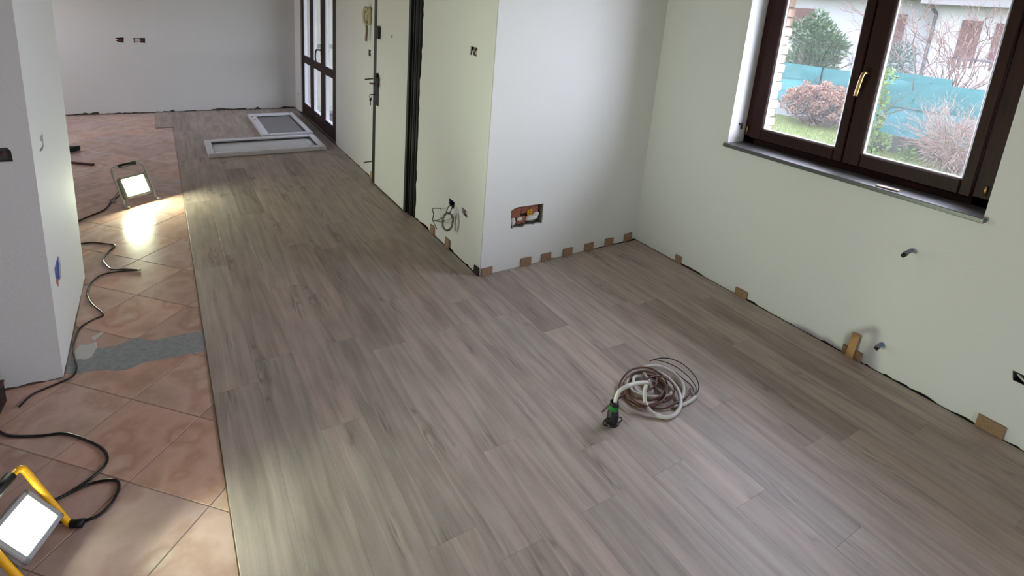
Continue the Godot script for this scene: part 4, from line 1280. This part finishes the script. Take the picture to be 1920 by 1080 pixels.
func foliage(called: String, mesh: Mesh, m: Material, parent: Node, spots: Array, sd: int, s0: float, s1: float, up := 0.3) -> void:
	# spots: [centre, radii, count]
	var r := RandomNumberGenerator.new()
	r.seed = sd
	var total := 0
	for s in spots:
		total += int(s[2])
	var mm := MultiMesh.new()
	mm.transform_format = MultiMesh.TRANSFORM_3D
	mm.mesh = mesh
	mm.instance_count = total
	var i := 0
	for s in spots:
		for k in int(s[2]):
			var d := Vector3(r.randfn(), r.randfn(), r.randfn()).normalized()
			var p: Vector3 = s[0] + d * s[1] * pow(r.randf(), 0.4)
			var dir := (d + Vector3(r.randf_range(-0.7, 0.7), up + r.randf_range(-0.6, 0.6), r.randf_range(-0.7, 0.7))).normalized()
			var side := dir.cross(Vector3(r.randfn(), r.randfn(), r.randfn())).normalized()
			mm.set_instance_transform(i, Transform3D(Basis(side, dir, side.cross(dir)).scaled_local(Vector3.ONE * r.randf_range(s0, s1)), p))
			i += 1
	var o := MultiMeshInstance3D.new()
	o.name = called
	o.multimesh = mm
	o.material_override = m
	parent.add_child(o, true)
	o.set_meta("kind", "stuff")

# a bare shrub or tree: forked twigs from one foot
func twigs(foot: Vector3, height: float, spread: float, stems: int, depth: int, thick: float, sd: int) -> ArrayMesh:
	var r := RandomNumberGenerator.new()
	r.seed = sd
	var st := begin(false)
	var todo := []
	for i in stems:
		var a := TAU * i / stems + r.randf() * 0.8
		todo.append([foot + Vector3(cos(a), 0, sin(a)) * 0.04, Vector3(cos(a) * spread * r.randf_range(0.3, 1.0), 1.0, sin(a) * spread * r.randf_range(0.3, 1.0)).normalized(), height * r.randf_range(0.4, 0.55), thick, 0])
	while todo.size():
		var q: Array = todo.pop_back()
		var p: Vector3 = q[0]
		var d: Vector3 = q[1]
		var l: float = q[2]
		var e := p + d * l
		var mid := (p + e) / 2.0 + Vector3(r.randfn(), r.randfn(), r.randfn()) * l * 0.07
		add_tube(st, PackedVector3Array([p, mid, e]), q[3], 4)
		if q[4] < depth:
			for k in 2 + int(r.randf() < 0.5):
				var nd := (d + Vector3(r.randfn(), r.randfn() * 0.6 + 0.1, r.randfn()) * 0.5).normalized()
				todo.append([e if k < 2 else mid, nd, l * r.randf_range(0.55, 0.8), q[3] * 0.66, q[4] + 1])
	return done(st)

func build_garden() -> void:
	var soil := mat(Color.WHITE, 1.0)
	soil.albedo_texture = noise_tex(noise(0.02, 5, 81), [Color(0.36, 0.40, 0.22), Color(0.47, 0.48, 0.30), Color(0.40, 0.45, 0.24), Color(0.52, 0.50, 0.36)], 512)
	soil.uv1_triplanar = true
	soil.uv1_world_triplanar = true
	soil.uv1_scale = Vector3.ONE * 0.5
	var ground := setting("lawn", "patchy green lawn of the garden")
	obj("turf", slab(PackedVector2Array([Vector2(3.75, -40), Vector2(60, -40), Vector2(60, 30), Vector2(3.75, 30)]), GROUND - 0.3, GROUND, 0.0), soil, ground)
	obj("turf", slab(rect(-30, REAR_Z + 0.35, 3.75, 30), GROUND - 0.3, GROUND, 0.0), soil, ground)
	obj("turf", slab(rect(-30, -40, LEFT_X - 0.35, REAR_Z + 0.35), GROUND - 0.3, GROUND, 0.0), soil, ground)
	var pav := setting("porch", "pale paving outside the French door")
	obj("paving", slab(rect(1.95, -40, 3.75, -3.2), GROUND - 0.3, -0.06, 0.004), mat(Color(0.60, 0.59, 0.57), 0.8), pav)
	var eaves := setting("trim_4", "roof overhang above the window outside")
	obj("soffit", barm(Vector3(3.70, 2.62, -3.3), Vector3(4.75, 2.76, REAR_Z + 0.6), 0.01), M.beige, eaves)
	obj("path", slab(rect(3.72, -3.0, 4.6, 3.0), GROUND - 0.2, GROUND + 0.03, 0.004), mat(Color(0.55, 0.54, 0.52), 0.8), pav)
	# grass
	var gm := mat(Color.WHITE, 0.8)
	gm.albedo_color = Color(0.44, 0.50, 0.24)
	var blade := leaf_mesh(0.06, 0.009)
	var r := RandomNumberGenerator.new()
	r.seed = 21
	var mm := MultiMesh.new()
	mm.transform_format = MultiMesh.TRANSFORM_3D
	mm.mesh = blade
	mm.instance_count = 26000
	for i in mm.instance_count:
		var p := g(r.randf_range(-3.4, 2.2), GROUND, r.randf_range(-3.2, 2.3))
		mm.set_instance_transform(i, Transform3D(Basis.from_euler(Vector3(r.randf_range(-0.5, 0.5), r.randf() * TAU, r.randf_range(-0.5, 0.5))).scaled_local(Vector3.ONE * r.randf_range(0.5, 1.2)), p))
	var grass := MultiMeshInstance3D.new()
	grass.name = "grass"
	grass.multimesh = mm
	grass.material_override = gm
	add_child(grass)
	tag(grass, "short grass of the lawn seen through the window", "grass")
	grass.set_meta("kind", "stuff")
	# green screen along the boundary, in two runs
	var dark_net := mat(Color(0.20, 0.45, 0.46), 0.75)
	var light_net := mat(Color(0.27, 0.54, 0.57), 0.75)
	var f := thing("garden_screen", "green privacy screen on a concrete kerb seen through the right pane", "fence", Vector3.ZERO)
	obj("net_strip", wavy(-0.42, 3.2, 0.52, 1.0, 0.06, 5), dark_net, f)
	obj("net_strip", wavy(-0.42, 3.2, -0.03, 0.56, 0.10, 6), light_net, f)
	obj("kerb", gbox(Vector3(-0.42, GROUND - 0.1, 0.05), Vector3(3.2, -0.02, 0.30), 0.012), mat(Color(0.33, 0.33, 0.30), 0.95), f)
	for u in [-0.4, 0.55, 1.95]:
		obj("post", gbox(Vector3(u, -0.05, 0.14), Vector3(u + 0.05, 1.0, 0.19)), M.dark_steel, f)
	obj("net_flap", wavy(-0.15, 0.86, 0.95, 1.10, 0.16, 7), dark_net, f)
	var f2 := thing("garden_screen", "green privacy screen behind the brown hydrangea seen through the left pane", "fence", Vector3.ZERO)
	obj("net_strip", wavy(-6.5, -0.85, 0.56, 0.91, 2.50, 8), dark_net, f2)
	obj("net_strip", wavy(-6.5, -0.85, -0.1, 0.60, 2.54, 9), light_net, f2)
	obj("kerb", gbox(Vector3(-6.5, GROUND - 0.1, 2.48), Vector3(-0.85, -0.08, 2.75), 0.012), M.mortar, f2)
	for u in [-1.62, -3.0]:
		obj("post", gbox(Vector3(u, -0.05, 2.475), Vector3(u + 0.03, 0.92, 2.50)), M.dark_steel, f2)
	# hydrangea with dry flower heads
	var hy := thing("hydrangea", "round hydrangea bush full of dry brown flower heads on the lawn", "bush", g(-1.38, GROUND, 1.75))
	obj("stems", twigs(Vector3.ZERO, 1.0, 0.75, 16, 2, 0.010, 31), mat(Color(0.30, 0.22, 0.20), 0.9), hy)
	var heads := []
	var rh := RandomNumberGenerator.new()
	rh.seed = 33
	for i in 95:
		var a := rh.randf() * TAU
		var rr := sqrt(rh.randf())
		var y := 1.02 * sqrt(1.0 - rr * rr * 0.9) * rh.randf_range(0.62, 1.0)
		heads.append([Vector3(0, y, 0) + GU * cos(a) * rr * 0.85 + GN * sin(a) * rr * 0.5, Vector3(0.09, 0.06, 0.09), 70])
	foliage("dry_flower_heads", leaf_mesh(0.045, 0.04), mat(Color(0.64, 0.50, 0.43), 0.9), hy, heads, 34, 0.7, 1.2)
	foliage("dry_leaves", leaf_mesh(0.08, 0.045), mat(Color(0.42, 0.34, 0.32), 0.9), hy, [[Vector3(0, 0.38, 0), Vector3(0.8, 0.36, 0.6), 1500]], 35, 0.7, 1.2)
	# laurel behind the left screen
	var la := thing("laurel", "tall leafy green laurel behind the left part of the green screen", "bush", g(-2.1, GROUND, 3.6))
	obj("stems", twigs(Vector3.ZERO, 2.2, 0.35, 7, 2, 0.018, 36), mat(Color(0.25, 0.22, 0.16), 0.9), la)
	var lm := mat(Color(0.30, 0.40, 0.27), 0.4)
	foliage("leaves", leaf_mesh(0.15, 0.055), lm, la, [[Vector3(0.02, 1.75, 0.05), Vector3(0.5, 0.55, 0.5), 1400], [Vector3(0, 1.2, 0), Vector3(0.62, 0.55, 0.62), 1500], [GU * 0.42 + Vector3(0, 1.7, 0), Vector3(0.35, 0.3, 0.35), 500], [GU * -0.35 + Vector3(0, 2.0, 0), Vector3(0.3, 0.35, 0.3), 400], [Vector3(0, 2.3, 0) + GU * -0.05, Vector3(0.2, 0.25, 0.2), 200]], 37, 0.6, 1.2)
	# dark twiggy trees right of the laurel
	var tw := thing("bare_shrub", "dark bare shrub behind the screen between laurel and window mullion", "shrub", g(-1.25, GROUND, 4.2))
	obj("branches", twigs(Vector3.ZERO, 1.35, 0.35, 8, 4, 0.010, 38), mat(Color(0.36, 0.30, 0.33), 0.9), tw)
	# small evergreen and bare tree behind the right screen
	var ev := thing("evergreen_shrub", "small dark evergreen shrub above the green screen at the left of the right pane", "shrub", g(-0.15, GROUND, 2.2))
	obj("stems", twigs(Vector3.ZERO, 1.5, 0.2, 5, 2, 0.012, 39), mat(Color(0.25, 0.2, 0.15), 0.9), ev)
	foliage("leaves", leaf_mesh(0.07, 0.03), mat(Color(0.33, 0.40, 0.36), 0.6), ev, [[Vector3(0, 1.62, 0), Vector3(0.3, 0.38, 0.3), 1100]], 40, 0.6, 1.2)
	var rust := thing("rusty_shrub", "rust coloured twiggy shrub beside the small evergreen behind the screen", "shrub", g(0.2, GROUND, 2.6))
	obj("branches", twigs(Vector3.ZERO, 1.45, 0.3, 8, 3, 0.008, 48), mat(Color(0.50, 0.36, 0.30), 0.9), rust)
	var bt := thing("bare_tree", "bare twisted tree in front of the white house seen through the right pane", "tree", g(0.72, GROUND, 2.2))
	obj("branches", twigs(Vector3.ZERO, 2.5, 0.42, 6, 5, 0.020, 46), mat(Color(0.47, 0.37, 0.33), 0.9), bt)
	# pale bare shrub in front of the right screen
	var bs := thing("bare_shrub", "pale dry twiggy shrub before the screen at the lower right of the window", "shrub", g(1.2, GROUND, -0.75))
	obj("branches", twigs(Vector3.ZERO, 0.98, 0.95, 40, 4, 0.007, 42), mat(Color(0.62, 0.52, 0.47), 0.9), bs)
	foliage("fine_twigs", leaf_mesh(0.16, 0.010), mat(Color(0.58, 0.50, 0.46), 0.9), bs, [[Vector3(0, 0.42, 0), Vector3(0.62, 0.42, 0.5), 1500]], 49, 0.6, 1.2, 0.1)
	# climber beside the mullion
	var cl := thing("climbing_plant", "light green climbing plant at the left edge of the right pane", "plant", g(-0.05, GROUND, -0.35))
	obj("stems", twigs(Vector3.ZERO, 1.5, 0.12, 5, 2, 0.008, 43), mat(Color(0.35, 0.32, 0.2), 0.9), cl)
	foliage("leaves", leaf_mesh(0.08, 0.05), mat(Color(0.42, 0.52, 0.25), 0.5), cl, [[GU * -0.05 + Vector3(0, 0.8, 0), Vector3(0.13, 0.65, 0.14), 420], [GU * 0.1 + Vector3(0, 0.22, 0), Vector3(0.22, 0.2, 0.2), 160], [GU * 0.02 + Vector3(0, 1.4, 0), Vector3(0.13, 0.13, 0.12), 70]], 44, 0.7, 1.2)
	foliage("leaves", leaf_mesh(0.09, 0.05), mat(Color(0.40, 0.50, 0.28), 0.6), cl, [[GU * 0.55 + Vector3(0, 0.1, 0), Vector3(0.16, 0.09, 0.12), 60]], 45, 0.7, 1.2)
	# white house across the boundary
	var ho := thing("house", "white rendered house with brown shutters across the garden", "house", Vector3.ZERO)
	var render_m := mat(Color(0.66, 0.66, 0.67), 0.9)
	var render2 := mat(Color(0.72, 0.72, 0.72), 0.9)
	obj("wall", gbox(Vector3(-0.16, GROUND, 9.0), Vector3(7.0, 3.0, 13.0)), render2, ho)
	obj("wall", gbox(Vector3(-12.0, GROUND, 9.6), Vector3(0.5, 3.2, 14.0)), render_m, ho)
	obj("eaves", gbox(Vector3(-0.5, 2.72, 8.3), Vector3(7.5, 3.12, 13.5)), mat(Color(0.56, 0.55, 0.55), 0.9), ho)
	obj("eaves", gbox(Vector3(-12.4, 2.86, 8.9), Vector3(-0.5, 3.02, 14.4)), mat(Color(0.50, 0.49, 0.48), 0.9), ho)
	var roof := mat(Color(0.50, 0.33, 0.26), 0.9)
	obj("roof", roof_mesh(-0.7, 7.7, 8.1, 13.7, 3.12, 4.6), roof, ho)
	obj("roof", roof_mesh(-12.6, -0.4, 8.7, 14.6, 3.02, 4.6), roof, ho)
	var brn := mat(Color(0.42, 0.31, 0.30), 0.8)
	for q in [[0.56, 1.04, 1.0, 2.35, 8.95], [1.34, 1.75, 1.0, 2.32, 8.95], [-1.28, -0.85, 0.9, 2.42, 9.55], [-4.35, -3.48, 1.75, 2.42, 9.55]]:
		var s := Node3D.new()
		s.name = "shutter"
		ho.add_child(s, true)
		obj("leaf", gbox(Vector3(q[0], q[2], q[4]), Vector3(q[1], q[3], q[4] + 0.06), 0.008), brn, s)
		var sl := begin()
		var y: float = q[2] + 0.06
		while y < q[3] - 0.06:
			add_box(sl, g((q[0] + q[1]) / 2, y, q[4] - 0.005), Vector3(q[1] - q[0] - 0.08, 0.03, 0.02), 0.004, Basis(GU, Vector3.UP, GN))
			y += 0.055
		var so := obj("slats", done(sl), brn, s)
		so.set_meta("kind", "stuff")
	obj("downpipe", tube(curve([g(-0.20, 2.75, 8.75), g(-0.20, 2.62, 8.78), g(-0.10, 2.48, 8.92), g(-0.10, 2.3, 8.94), g(-0.10, 1.2, 8.94), g(-0.10, GROUND, 8.94)], 4), 0.05, 10), mat(Color(0.30, 0.30, 0.32), 0.6), ho)
	# terrace with a white balustrade
	var te := thing("terrace_railing", "white terrace balustrade with dark top rail in front of the house", "railing", Vector3.ZERO)
	obj("terrace_wall", gbox(Vector3(0.45, GROUND, 7.6), Vector3(6.0, 0.78, 7.9)), render_m, te)
	obj("top_rail", gbox(Vector3(0.45, 1.24, 7.66), Vector3(6.0, 1.30, 7.78), 0.01), mat(Color(0.33, 0.32, 0.34), 0.6), te)
	for i in 22:
		obj("baluster", gbox(Vector3(0.5 + i * 0.14, 0.78, 7.69), Vector3(0.56 + i * 0.14, 1.24, 7.75), 0.012), render2, te)
	obj("low_wall", gbox(Vector3(0.55, GROUND, 5.8), Vector3(6.0, 0.74, 6.0)), mat(Color(0.60, 0.56, 0.56), 0.9), te)

func roof_mesh(u0: float, u1: float, n0: float, n1: float, y0: float, y1: float) -> ArrayMesh:
	var st := begin()
	var nm := (n0 + n1) / 2.0
	var cen := g((u0 + u1) / 2, y0 + 0.1, nm)
	var a := g(u0, y0, n0)
	var b := g(u1, y0, n0)
	var c := g(u1, y0, n1)
	var d := g(u0, y0, n1)
	var e := g(u0, y1, nm)
	var f := g(u1, y1, nm)
	out_quad(st, a, b, f, e, cen)
	out_quad(st, d, c, f, e, cen)
	out_tri(st, a, d, e, cen)
	out_tri(st, b, c, f, cen)
	out_quad(st, a, b, c, d, cen)
	return done(st)

# hanging net: a thin strip that sags and billows
func wavy(u0: float, u1: float, y0: float, y1: float, n: float, sd: int) -> ArrayMesh:
	var nz := noise(1.1, 2, sd)
	var st := begin(false)
	var cols := int((u1 - u0) / 0.08)
	var rows := 6
	var at := func(i: int, k: int, off: float) -> Vector3:
		var u := lerpf(u0, u1, float(i) / cols)
		var y := lerpf(y0, y1, float(k) / rows)
		var sag := nz.get_noise_2d(u * 0.9, 3.0) * 0.025
		return g(u, y + sag, n + off + nz.get_noise_2d(u * 1.5, y * 2.0) * 0.03)
	for i in cols:
		for k in rows:
			quad(st, at.call(i, k, 0.0), at.call(i, k + 1, 0.0), at.call(i + 1, k + 1, 0.0), at.call(i + 1, k, 0.0))
			quad(st, at.call(i, k, 0.006), at.call(i + 1, k, 0.006), at.call(i + 1, k + 1, 0.006), at.call(i, k + 1, 0.006))
	return done(st)
